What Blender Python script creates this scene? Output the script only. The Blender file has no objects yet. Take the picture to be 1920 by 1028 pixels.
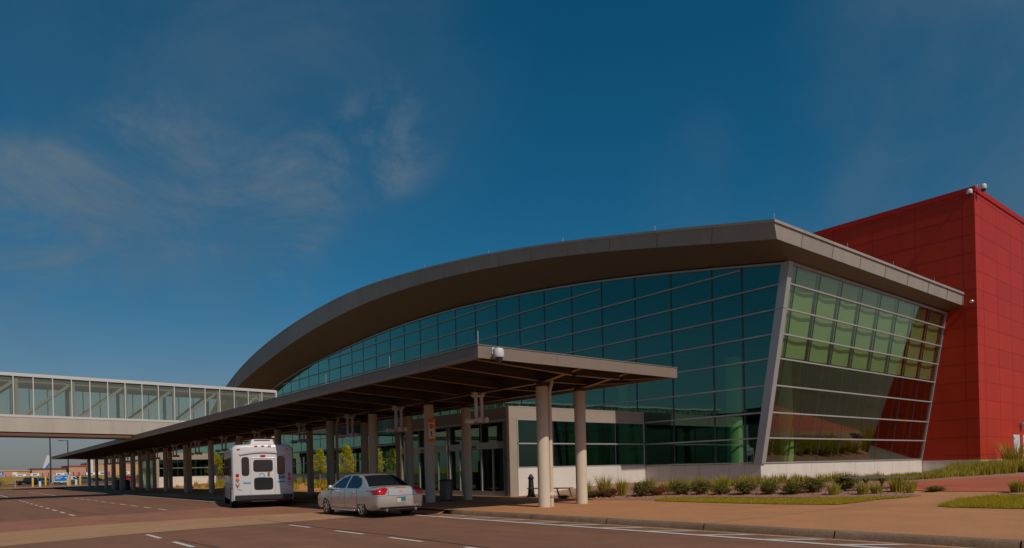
import bpy, bmesh, math, random
from mathutils import Vector, Matrix, noise
random.seed(7)
S = bpy.context.scene
COL = S.collection
PI = math.pi

# ------------------------------------------------------------------ camera
H = 1.52
YAW = math.atan2(1046.6, 1294.0)
cam_d = bpy.data.cameras.new('camera')
cam = bpy.data.objects.new('camera', cam_d)
COL.objects.link(cam)
cam_d.sensor_width = 36.0
cam_d.lens = 1294.0 / 1920.0 * 36.0
cam_d.shift_y = (880.1 - 514.0) / 1920.0
cam_d.clip_start = 0.1
cam_d.clip_end = 6000.0
cam.matrix_world = (Matrix.Translation((0, 0, H)) @ Matrix.Rotation(-YAW, 4, 'Z') @
                    Matrix.Rotation(PI / 2, 4, 'X') @ Matrix.Rotation(math.radians(-1.364), 4, 'Z'))
S.camera = cam

# ------------------------------------------------------------------ light
SUN_EL = math.radians(45.0)
SUN_AZ = math.atan2(-0.07, -1.0)          # direction towards the sun, measured from +Y towards +X
w = bpy.data.worlds.new('World')
S.world = w
w.use_nodes = True
nt = w.node_tree
nt.nodes.clear()
def N(t, kind, **kw):
    n = t.nodes.new(kind)
    for k, v in kw.items():
        if k[0] == 'i' and k[1:].isdigit():
            n.inputs[int(k[1:])].default_value = v
        else:
            setattr(n, k, v)
    return n
out = N(nt, 'ShaderNodeOutputWorld')
bg = N(nt, 'ShaderNodeBackground')
sky = N(nt, 'ShaderNodeTexSky')
sky.sky_type = 'NISHITA'
sky.sun_disc = False
sky.sun_elevation = SUN_EL
sky.sun_rotation = SUN_AZ
sky.altitude = 400
sky.air_density = 1.0
sky.dust_density = 1.6
sky.ozone_density = 2.5
hs = N(nt, 'ShaderNodeHueSaturation')
hs.inputs['Hue'].default_value = 0.485
hs.inputs['Saturation'].default_value = 1.12
nt.links.new(sky.outputs[0], hs.inputs['Color'])
# thin cirrus: torn noise gathered round a few directions of the sky, as soft drifting patches
sp_ = N(nt, 'ShaderNodeSeparateColor')
cb_ = N(nt, 'ShaderNodeCombineColor')
pw = N(nt, 'ShaderNodeMath', operation='POWER'); pw.inputs[1].default_value = 1.95
mr = N(nt, 'ShaderNodeMath', operation='MULTIPLY'); mr.inputs[1].default_value = .17
mg = N(nt, 'ShaderNodeMath', operation='MULTIPLY'); mg.inputs[1].default_value = .80
mb_ = N(nt, 'ShaderNodeMath', operation='MULTIPLY'); mb_.inputs[1].default_value = 1.0
nt.links.new(hs.outputs[0], sp_.inputs[0])
nt.links.new(sp_.outputs[0], pw.inputs[0]); nt.links.new(pw.outputs[0], mr.inputs[0]); nt.links.new(mr.outputs[0], cb_.inputs[0])
nt.links.new(sp_.outputs[1], mg.inputs[0]); nt.links.new(mg.outputs[0], cb_.inputs[1])
nt.links.new(sp_.outputs[2], mb_.inputs[0]); nt.links.new(mb_.outputs[0], cb_.inputs[2])
tc = N(nt, 'ShaderNodeTexCoord')
def noise_(scale, detail, rough, dist, lo, hi, stretch=(1, 1, 1), rot=(0, 0, 0), seed=0.0):
    m_ = N(nt, 'ShaderNodeMapping')
    m_.inputs['Scale'].default_value = stretch; m_.inputs['Rotation'].default_value = rot; m_.inputs['Location'].default_value = (seed, seed * .7, seed * 1.3)
    a = N(nt, 'ShaderNodeTexNoise')
    a.inputs['Scale'].default_value = scale; a.inputs['Detail'].default_value = detail; a.inputs['Roughness'].default_value = rough; a.inputs['Distortion'].default_value = dist
    b_ = N(nt, 'ShaderNodeMapRange'); b_.interpolation_type = 'SMOOTHSTEP'
    b_.inputs[1].default_value = lo; b_.inputs[2].default_value = hi
    nt.links.new(tc.outputs['Generated'], m_.inputs[0]); nt.links.new(m_.outputs[0], a.inputs['Vector']); nt.links.new(a.outputs[0], b_.inputs[0])
    return b_.outputs[0]
def around(d, cosr0, cosr1, amt):
    v = Vector(d).normalized()
    a = N(nt, 'ShaderNodeVectorMath', operation='DOT_PRODUCT'); a.inputs[1].default_value = v
    b_ = N(nt, 'ShaderNodeMapRange'); b_.interpolation_type = 'SMOOTHSTEP'
    b_.inputs[1].default_value = cosr0; b_.inputs[2].default_value = cosr1; b_.inputs[4].default_value = amt
    nt.links.new(tc.outputs['Generated'], a.inputs[0]); nt.links.new(a.outputs['Value'], b_.inputs[0])
    return b_.outputs[0]
def madd(x, y_):
    a = N(nt, 'ShaderNodeMath', operation='ADD', use_clamp=True); nt.links.new(x, a.inputs[0]); nt.links.new(y_, a.inputs[1]); return a.outputs[0]
def mmul(x, y_):
    a = N(nt, 'ShaderNodeMath', operation='MULTIPLY'); nt.links.new(x, a.inputs[0]); nt.links.new(y_, a.inputs[1]); return a.outputs[0]
wisp = noise_(4.6, 12, .66, .6, .40, .72, (1, 1, 1.7), (.2, .1, .5), 1.7)
veil = noise_(1.5, 6, .5, 1.0, .30, .72, (1, 1, 1.5), (.4, 0, .9), 4.2)
CL = [((.07, .948, .312), .9955, .9995, .9), ((.075, .958, .27), .990, .999, .45), ((.168, .924, .335), .9935, .9992, .55), ((.217, .905, .367), .9935, .9992, .75), ((.32, .885, .337), .9955, .9995, .8), ((.352, .859, .371), .9960, .9995, .8),
      ((.451, .782, .431), .9965, .9997, .55), ((.419, .809, .412), .9965, .9997, .5), ((.307, .915, .26), .993, .9993, .45), ((.285, .80, .52), .965, .998, .18), ((.868, .234, .438), .97, .998, .22)]
VL = [((.353, .786, .508), .955, .998, .55), ((.25, .87, .42), .93, .997, .40), ((.149, .969, .195), .965, .998, .45), ((.877, .277, .391), .975, .999, .45), ((.872, .362, .30), .960, .998, .95), ((.93, .22, .29), .970, .999, .9), ((.83, .46, .30), .975, .999, .8)]
m_ = None
for d_, c0, c1, a_ in CL:
    q = around(d_, c0, c1, a_); m_ = q if m_ is None else madd(m_, q)
v_ = None
for d_, c0, c1, a_ in VL:
    q = around(d_, c0, c1, a_); v_ = q if v_ is None else madd(v_, q)
mix = N(nt, 'ShaderNodeMixRGB'); mix.inputs[2].default_value = (2.0, 3.0, 3.9, 1)
nt.links.new(mmul(wisp, m_), mix.inputs[0]); nt.links.new(cb_.outputs[0], mix.inputs[1])
mix3 = N(nt, 'ShaderNodeMixRGB'); mix3.inputs[2].default_value = (1.25, 2.35, 3.6, 1)
nt.links.new(mmul(veil, v_), mix3.inputs[0]); nt.links.new(mix.outputs[0], mix3.inputs[1])
sz = N(nt, 'ShaderNodeSeparateXYZ'); nt.links.new(tc.outputs['Generated'], sz.inputs[0])
r4 = N(nt, 'ShaderNodeMapRange'); r4.inputs[1].default_value = 0.0; r4.inputs[2].default_value = .24; r4.inputs[3].default_value = .5; r4.inputs[4].default_value = 0; r4.interpolation_type = 'SMOOTHSTEP'
nt.links.new(sz.outputs[2], r4.inputs[0])
mix4 = N(nt, 'ShaderNodeMixRGB'); mix4.inputs[2].default_value = (3.7, 3.6, 3.1, 1)
nt.links.new(r4.outputs[0], mix4.inputs[0]); nt.links.new(mix3.outputs[0], mix4.inputs[1])
nt.links.new(mix4.outputs[0], bg.inputs[0])
bg.inputs[1].default_value = 0.085
nt.links.new(bg.outputs[0], out.inputs[0])

sd = bpy.data.lights.new('sun', 'SUN')
sd.energy = 3.9
sd.angle = math.radians(0.5)
sd.color = (1.0, 0.93, 0.82)
sun = bpy.data.objects.new('sun', sd)
COL.objects.link(sun)
tosun = Vector((math.sin(SUN_AZ) * math.cos(SUN_EL), math.cos(SUN_AZ) * math.cos(SUN_EL), math.sin(SUN_EL)))
sun.rotation_euler = tosun.to_track_quat('Z', 'Y').to_euler()

S.view_settings.view_transform = 'Standard'
S.view_settings.look = 'None'
S.view_settings.gamma = 1.0
S.view_settings.exposure = -0.6
try:
    S.cycles.max_bounces = 8
    S.cycles.transparent_max_bounces = 16
    S.cycles.use_denoising = True
except Exception:
    pass

# ------------------------------------------------------------------ materials
def mat(name, col, rough=0.6, metal=0.0, spec=0.5, var=0.0, vscale=3.0, bump=0.0, bscale=40.0,
        coat=0.0, stretch=None, var2=None, alpha=None):
    m = bpy.data.materials.new(name)
    m.use_nodes = True
    t = m.node_tree
    b = t.nodes['Principled BSDF']
    b.inputs['Base Color'].default_value = (*col, 1)
    b.inputs['Roughness'].default_value = rough
    b.inputs['Metallic'].default_value = metal
    b.inputs['Specular IOR Level'].default_value = spec
    if coat:
        b.inputs['Coat Weight'].default_value = coat
        b.inputs['Coat Roughness'].default_value = 0.05
    if var or bump:
        tcn = N(t, 'ShaderNodeTexCoord')
        src = tcn.outputs['Object']
        if stretch:
            mpn = N(t, 'ShaderNodeMapping')
            mpn.inputs['Scale'].default_value = stretch
            t.links.new(src, mpn.inputs[0])
            src = mpn.outputs[0]
    if var:
        nn = N(t, 'ShaderNodeTexNoise')
        nn.inputs['Scale'].default_value = vscale
        nn.inputs['Detail'].default_value = 6
        nn.inputs['Roughness'].default_value = 0.62
        t.links.new(src, nn.inputs['Vector'])
        rr = N(t, 'ShaderNodeValToRGB')
        rr.color_ramp.elements[0].position = 0.3
        rr.color_ramp.elements[1].position = 0.7
        c2 = var2 or tuple(min(1, c * (1 + var)) for c in col)
        c1 = tuple(c * (1 - var) for c in col)
        rr.color_ramp.elements[0].color = (*c1, 1)
        rr.color_ramp.elements[1].color = (*c2, 1)
        t.links.new(nn.outputs[0], rr.inputs[0])
        t.links.new(rr.outputs[0], b.inputs['Base Color'])
    if bump:
        nb = N(t, 'ShaderNodeTexNoise')
        nb.inputs['Scale'].default_value = bscale
        nb.inputs['Detail'].default_value = 4
        t.links.new(src, nb.inputs['Vector'])
        bp = N(t, 'ShaderNodeBump')
        bp.inputs['Strength'].default_value = bump
        bp.inputs['Distance'].default_value = 0.02
        t.links.new(nb.outputs[0], bp.inputs['Height'])
        t.links.new(bp.outputs[0], b.inputs['Normal'])
    return m

def glass(name, tint, refl=0.25, rough=0.0, wob=0.0, film=0.0, gcol=(.62, 1.0, .84)):
    m = bpy.data.materials.new(name)
    m.use_nodes = True
    t = m.node_tree
    t.nodes.clear()
    o = N(t, 'ShaderNodeOutputMaterial')
    mx = N(t, 'ShaderNodeMixShader')
    tr = N(t, 'ShaderNodeBsdfTransparent')
    tr.inputs[0].default_value = (*tint, 1)
    gl = N(t, 'ShaderNodeBsdfGlossy')
    gl.inputs['Roughness'].default_value = rough
    gl.inputs[0].default_value = (*gcol, 1)
    lw = N(t, 'ShaderNodeLayerWeight')      # Schlick falloff, the same from both sides of the pane
    lw.inputs[0].default_value = .5
    p5 = N(t, 'ShaderNodeMath', operation='POWER')
    p5.inputs[1].default_value = 3.4
    ad = N(t, 'ShaderNodeMath', operation='MULTIPLY_ADD', use_clamp=True)
    ad.inputs[1].default_value = 1.25
    ad.inputs[2].default_value = refl
    t.links.new(lw.outputs['Facing'], p5.inputs[0])
    t.links.new(p5.outputs[0], ad.inputs[0])
    t.links.new(ad.outputs[0], mx.inputs[0])
    t.links.new(tr.outputs[0], mx.inputs[1])
    t.links.new(gl.outputs[0], mx.inputs[2])
    if wob:
        tcn = N(t, 'ShaderNodeTexCoord')
        nb = N(t, 'ShaderNodeTexNoise')
        nb.inputs['Scale'].default_value = 0.5
        nb.inputs['Detail'].default_value = 1
        bp = N(t, 'ShaderNodeBump')
        bp.inputs['Strength'].default_value = wob
        bp.inputs['Distance'].default_value = 0.02
        t.links.new(tcn.outputs['Object'], nb.inputs['Vector'])
        t.links.new(nb.outputs[0], bp.inputs['Height'])
        t.links.new(bp.outputs[0], gl.inputs['Normal'])
    if film:
        df = N(t, 'ShaderNodeBsdfDiffuse'); df.inputs[0].default_value = (.62, .68, .60, 1)
        tl = N(t, 'ShaderNodeBsdfTranslucent'); tl.inputs[0].default_value = (.62, .68, .60, 1)
        a1 = N(t, 'ShaderNodeMixShader'); a1.inputs[0].default_value = .5
        a2 = N(t, 'ShaderNodeMixShader'); a2.inputs[0].default_value = film
        t.links.new(df.outputs[0], a1.inputs[1]); t.links.new(tl.outputs[0], a1.inputs[2])
        t.links.new(mx.outputs[0], a2.inputs[1]); t.links.new(a1.outputs[0], a2.inputs[2])
        t.links.new(a2.outputs[0], o.inputs[0])
    else:
        t.links.new(mx.outputs[0], o.inputs[0])
    return m

M = {}
M['asphalt'] = mat('asphalt', (.215, .098, .05), .9, var=.16, vscale=.9, bump=.5, bscale=60)
M['patch'] = mat('asphalt_seal', (.05, .032, .025), .8, var=.2, vscale=3)
M['brick'] = mat('brick_paving', (.31, .13, .067), .85, var=.16, vscale=1.1, bump=.3, bscale=30)
M['tan'] = mat('tan_concrete', (.40, .22, .105), .85, var=.12, vscale=.8, bump=.3, bscale=50)
M['walk'] = mat('sidewalk_concrete', (.47, .21, .082), .85, var=.10, vscale=.7, bump=.3, bscale=50)
M['plaza'] = mat('red_paving', (.42, .10, .04), .85, var=.14, vscale=1.2, bump=.3, bscale=30)
M['kerb'] = mat('kerb_concrete', (.23, .145, .085), .9, var=.22, vscale=3, bump=.5, bscale=60)
def wear(m, sc, lo, hi, spots=0):
    t = m.node_tree; b = t.nodes['Principled BSDF']
    src = b.inputs['Base Color'].links[0].from_socket
    tcn = N(t, 'ShaderNodeTexCoord')
    mp_ = N(t, 'ShaderNodeMapping'); mp_.inputs['Scale'].default_value = sc
    ns = N(t, 'ShaderNodeTexNoise'); ns.inputs['Scale'].default_value = 1.0; ns.inputs['Detail'].default_value = 8; ns.inputs['Roughness'].default_value = .6
    t.links.new(tcn.outputs['Object'], mp_.inputs[0]); t.links.new(mp_.outputs[0], ns.inputs['Vector'])
    a = N(t, 'ShaderNodeMapRange'); a.inputs[1].default_value = .3; a.inputs[2].default_value = .7; a.inputs[3].default_value = lo; a.inputs[4].default_value = hi
    t.links.new(ns.outputs[0], a.inputs[0]); f = a.outputs[0]
    if spots:
        n2_ = N(t, 'ShaderNodeTexNoise'); n2_.inputs['Scale'].default_value = 1.9; n2_.inputs['Detail'].default_value = 4
        t.links.new(tcn.outputs['Object'], n2_.inputs['Vector'])
        c = N(t, 'ShaderNodeMapRange'); c.inputs[1].default_value = .66; c.inputs[2].default_value = .74; c.inputs[3].default_value = 1; c.inputs[4].default_value = 1 - spots
        t.links.new(n2_.outputs[0], c.inputs[0])
        ml = N(t, 'ShaderNodeMath', operation='MULTIPLY'); t.links.new(f, ml.inputs[0]); t.links.new(c.outputs[0], ml.inputs[1]); f = ml.outputs[0]
        n4_ = N(t, 'ShaderNodeTexNoise'); n4_.inputs['Scale'].default_value = 28; n4_.inputs['Detail'].default_value = 2
        t.links.new(tcn.outputs['Object'], n4_.inputs['Vector'])
        e = N(t, 'ShaderNodeMapRange'); e.inputs[1].default_value = .35; e.inputs[2].default_value = .65; e.inputs[3].default_value = .86; e.inputs[4].default_value = 1.14
        t.links.new(n4_.outputs[0], e.inputs[0])
        ml = N(t, 'ShaderNodeMath', operation='MULTIPLY'); t.links.new(f, ml.inputs[0]); t.links.new(e.outputs[0], ml.inputs[1]); f = ml.outputs[0]
    vm = N(t, 'ShaderNodeVectorMath', operation='SCALE'); t.links.new(src, vm.inputs[0]); t.links.new(f, vm.inputs['Scale'])
    t.links.new(vm.outputs[0], b.inputs['Base Color'])
wear(M['asphalt'], (1.1, .05, 1), .86, 1.12, .22)
wear(M['brick'], (.6, .2, 1), .9, 1.1, .12)
wear(M['tan'], (.6, .2, 1), .92, 1.08, .12)
wear(M['walk'], (.35, .12, 1), .93, 1.06, .06)
wear(M['kerb'], (.8, .25, 1), .8, 1.15, .2)
wear(M['plaza'], (.5, .2, 1), .9, 1.1, .1)
M['paint'] = mat('road_paint', (.62, .57, .50), .7, var=.14, vscale=9)
M['lawn'] = mat('lawn_soil', (.34, .21, .010), .95, var=.35, vscale=2.5, bump=.6, bscale=30)
M['mulch2'] = mat('orange_mulch', (.55, .25, .06), .95, var=.3, vscale=5, bump=.8, bscale=25)
M['mulch'] = mat('mulch', (.33, .17, .10), .95, var=.4, vscale=7, bump=1.0, bscale=25)
M['field'] = mat('far_grass', (.10, .075, .028), .95, var=.3, vscale=.05)
M['white'] = mat('white_panel', (.60, .60, .60), .5, var=.04, vscale=1.5)
M['base'] = mat('base_panel', (.66, .62, .54), .42, var=.04, vscale=.8)
M['alum'] = mat('aluminium_frame', (.42, .40, .37), .4, metal=.3)
M['mull'] = mat('dark_mullion', (.06, .07, .075), .4, metal=.3)
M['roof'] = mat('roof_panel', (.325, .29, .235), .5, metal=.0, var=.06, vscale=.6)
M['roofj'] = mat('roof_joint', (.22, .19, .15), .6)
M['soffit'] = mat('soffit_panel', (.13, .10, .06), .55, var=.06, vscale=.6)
M['canopy'] = mat('canopy_panel', (.225, .175, .13), .5, metal=.1, var=.06, vscale=1)
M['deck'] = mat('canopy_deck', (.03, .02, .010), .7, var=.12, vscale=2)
M['steel'] = mat('steel_flange_lit', (.22, .13, .06), .5, var=.1, vscale=3)  # beam flanges, lightened in colour for the ground light on them
M['web_shade'] = mat('steel_web_shaded', (.05, .032, .018), .6, var=.1, vscale=3)  # same beam paint as the flanges, darkened to give the webs shade
M['cap'] = mat('column_cap', (.03, .025, .02), .5)
M['column'] = mat('column_concrete', (.56, .47, .34), .75, var=.07, vscale=2.5, bump=.2, bscale=30, stretch=(1, 1, .25))
M['vpanel'] = mat('vestibule_panel', (.40, .33, .25), .45, metal=.2, var=.05, vscale=1)
M['vpanel_shade'] = mat('vestibule_panel_shaded', (.20, .145, .095), .45, metal=.1, var=.05, vscale=1)  # same paint as vestibule_panel, canopy shade on the door side put into the colour
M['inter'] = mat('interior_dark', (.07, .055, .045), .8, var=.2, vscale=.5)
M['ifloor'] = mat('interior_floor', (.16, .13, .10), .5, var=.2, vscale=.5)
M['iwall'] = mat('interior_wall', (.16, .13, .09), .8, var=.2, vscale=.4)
M['icol'] = mat('interior_column', (.62, .66, .45), .7)
M['blind'] = mat('roller_blind', (.60, .60, .48), .8, var=.05, vscale=2)
M['glass'] = glass('facade_glass', (.52, .72, .62), .125, wob=.16)
M['glass_r'] = glass('tilted_glass', (.73, .84, .67), .07, wob=.10, gcol=(.86, .90, .80))
M['bglass'] = glass('bridge_glass', (.95, .97, .92), .015, film=.14)
M['vglass'] = glass('door_glass', (.50, .60, .52), .07, wob=.03)
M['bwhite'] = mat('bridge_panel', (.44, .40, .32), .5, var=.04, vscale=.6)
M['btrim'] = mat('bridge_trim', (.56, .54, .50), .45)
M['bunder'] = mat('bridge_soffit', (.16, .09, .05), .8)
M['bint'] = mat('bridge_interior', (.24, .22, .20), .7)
M['silver'] = mat('bare_metal', (.55, .54, .52), .35, metal=.8)
M['black'] = mat('black_plastic', (.015, .015, .015), .5)
M['dgrey'] = mat('dark_metal', (.05, .045, .04), .5, metal=.3)
M['bin'] = mat('bin_metal', (.13, .11, .09), .45, metal=.35)
M['benchm'] = mat('bench_metal', (.12, .10, .075), .6, var=.2, vscale=6)
M['rubber'] = mat('tyre_rubber', (.02, .018, .016), .85, bump=.3, bscale=80)
M['chrome'] = mat('chrome', (.7, .7, .7), .12, metal=1)
M['carpaint'] = mat('silver_car_paint', (.54, .52, .49), .30, metal=.45, coat=1.0, var=.02, vscale=30)
M['carglass'] = mat('car_glass', (.012, .016, .02), .04, spec=.8)
M['redlamp'] = mat('red_lamp', (.40, .006, .010), .2, coat=.5)
M['amber'] = mat('amber_lamp', (.75, .16, .06), .3, coat=.5)
M['clear'] = mat('clear_lamp', (.55, .52, .48), .2, coat=.5)
M['bus'] = mat('bus_paint', (.58, .575, .56), .3, coat=.3, var=.03, vscale=1.5)
M['blue'] = mat('blue_decal', (.02, .16, .42), .5)
M['cyan'] = mat('cyan_decal', (.04, .40, .60), .5)
M['green'] = mat('green_decal', (.30, .62, .45), .5)
M['yellow'] = mat('yellow_paint', (.75, .42, .02), .5)
M['orange'] = mat('orange_sign', (.80, .25, .01), .5)
M['brown'] = mat('sign_brown', (.30, .08, .01), .5)
M['signred'] = mat('sign_red', (.60, .01, .015), .5)
M['signblue'] = mat('sign_blue', (.005, .18, .55), .5)
M['signwhite'] = mat('sign_white', (.75, .73, .70), .5)
M['plate'] = mat('plate_teal', (.03, .15, .18), .5)
M['bark'] = mat('bark', (.24, .13, .07), .9, var=.3, vscale=12, bump=.6, bscale=40)

def red_mat(name, c):
    m = mat(name, c, .45, spec=.22, var=.05, vscale=.5)
    t = m.node_tree
    b = t.nodes['Principled BSDF']
    tcn = N(t, 'ShaderNodeTexCoord')
    wv = N(t, 'ShaderNodeTexWave')
    wv.wave_type = 'BANDS'
    wv.bands_direction = 'X'
    wv.inputs['Scale'].default_value = 1.05
    mp_ = N(t, 'ShaderNodeMapping')
    t.links.new(tcn.outputs['Object'], mp_.inputs[0])
    t.links.new(mp_.outputs[0], wv.inputs['Vector'])
    bp = N(t, 'ShaderNodeBump')
    bp.inputs['Strength'].default_value = .12
    bp.inputs['Distance'].default_value = .01
    t.links.new(wv.outputs[0], bp.inputs['Height'])
    t.links.new(bp.outputs[0], b.inputs['Normal'])
    return m
def panel_tones(m, cell, amt=.12, streak=.10):
    t = m.node_tree; b = t.nodes['Principled BSDF']
    src = b.inputs['Base Color'].links[0].from_socket
    tcn = N(t, 'ShaderNodeTexCoord')
    sn = N(t, 'ShaderNodeVectorMath', operation='SNAP'); sn.inputs[1].default_value = cell
    of = N(t, 'ShaderNodeVectorMath', operation='SUBTRACT'); of.inputs[1].default_value = (1.28, .55, .53)
    wn = N(t, 'ShaderNodeTexWhiteNoise'); wn.noise_dimensions = '3D'
    t.links.new(tcn.outputs['Object'], of.inputs[0]); t.links.new(of.outputs[0], sn.inputs[0]); t.links.new(sn.outputs[0], wn.inputs['Vector'])
    mp_ = N(t, 'ShaderNodeMapping'); mp_.inputs['Scale'].default_value = (2.2, 2.2, .12)
    ns = N(t, 'ShaderNodeTexNoise'); ns.inputs['Scale'].default_value = 1.0; ns.inputs['Detail'].default_value = 6
    t.links.new(tcn.outputs['Object'], mp_.inputs[0]); t.links.new(mp_.outputs[0], ns.inputs['Vector'])
    a = N(t, 'ShaderNodeMapRange'); a.inputs[3].default_value = 1 - amt; a.inputs[4].default_value = 1 + amt * .4
    t.links.new(wn.outputs[0], a.inputs[0])
    c = N(t, 'ShaderNodeMapRange'); c.inputs[1].default_value = .3; c.inputs[2].default_value = .7; c.inputs[3].default_value = 1 - streak; c.inputs[4].default_value = 1 + streak
    t.links.new(ns.outputs[0], c.inputs[0])
    ml = N(t, 'ShaderNodeMath', operation='MULTIPLY'); t.links.new(a.outputs[0], ml.inputs[0]); t.links.new(c.outputs[0], ml.inputs[1])
    vm = N(t, 'ShaderNodeVectorMath', operation='SCALE'); t.links.new(src, vm.inputs[0]); t.links.new(ml.outputs[0], vm.inputs['Scale'])
    t.links.new(vm.outputs[0], b.inputs['Base Color'])
M['red'] = red_mat('red_panel', (.44, .030, .008))
panel_tones(M['red'], (2.86, 2.86, 1.205), .07, .04)
panel_tones(M['roof'], (3.0, 3.35, 30), .08, .05)
panel_tones(M['base'], (2.6, 2.7, 5), .04, .05)
panel_tones(M['bwhite'], (1.2825, 10, 10), .05, .04)
M['redtrim'] = mat('red_trim', (.42, .02, .01), .5, spec=.2)
M['redgap'] = mat('panel_joint', (.20, .010, .005), .7)

def leafmat(name, c1, c2, c3=None, sss=.25):
    m = bpy.data.materials.new(name)
    m.use_nodes = True
    t = m.node_tree
    b = t.nodes['Principled BSDF']
    g = N(t, 'ShaderNodeNewGeometry')
    r = N(t, 'ShaderNodeValToRGB')
    r.color_ramp.elements[0].color = (*c1, 1)
    r.color_ramp.elements[1].color = (*c2, 1)
    if c3:
        e = r.color_ramp.elements.new(.85)
        e.color = (*c2, 1)
        r.color_ramp.elements[-1].color = (*c3, 1)
    t.links.new(g.outputs['Random Per Island'], r.inputs[0])
    t.links.new(r.outputs[0], b.inputs['Base Color'])
    b.inputs['Roughness'].default_value = .6
    tl = N(t, 'ShaderNodeBsdfTranslucent')
    t.links.new(r.outputs[0], tl.inputs[0])
    mx = N(t, 'ShaderNodeMixShader')
    mx.inputs[0].default_value = sss
    o = t.nodes['Material Output']
    t.links.new(b.outputs[0], mx.inputs[1])
    t.links.new(tl.outputs[0], mx.inputs[2])
    t.links.new(mx.outputs[0], o.inputs[0])
    return m
M['shrub'] = leafmat('shrub_leaf', (.06, .055, .008), (.19, .17, .018), (.30, .18, .03))
M['shrub_red'] = leafmat('russet_leaf', (.12, .04, .015), (.32, .11, .035), (.12, .13, .02))
M['grassb'] = leafmat('grass_blade', (.24, .20, .010), (.46, .38, .03), (.50, .33, .07), .3)
M['lawnb'] = leafmat('lawn_blade', (.36, .30, .008), (.52, .42, .015), (.60, .38, .04), .4)
M['treeleaf'] = leafmat('young_leaf', (.30, .33, .006), (.62, .60, .02), (.7, .55, .04), .45)
M['dkleaf'] = leafmat('conifer_needle', (.012, .022, .008), (.04, .06, .015), None, .1)

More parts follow.
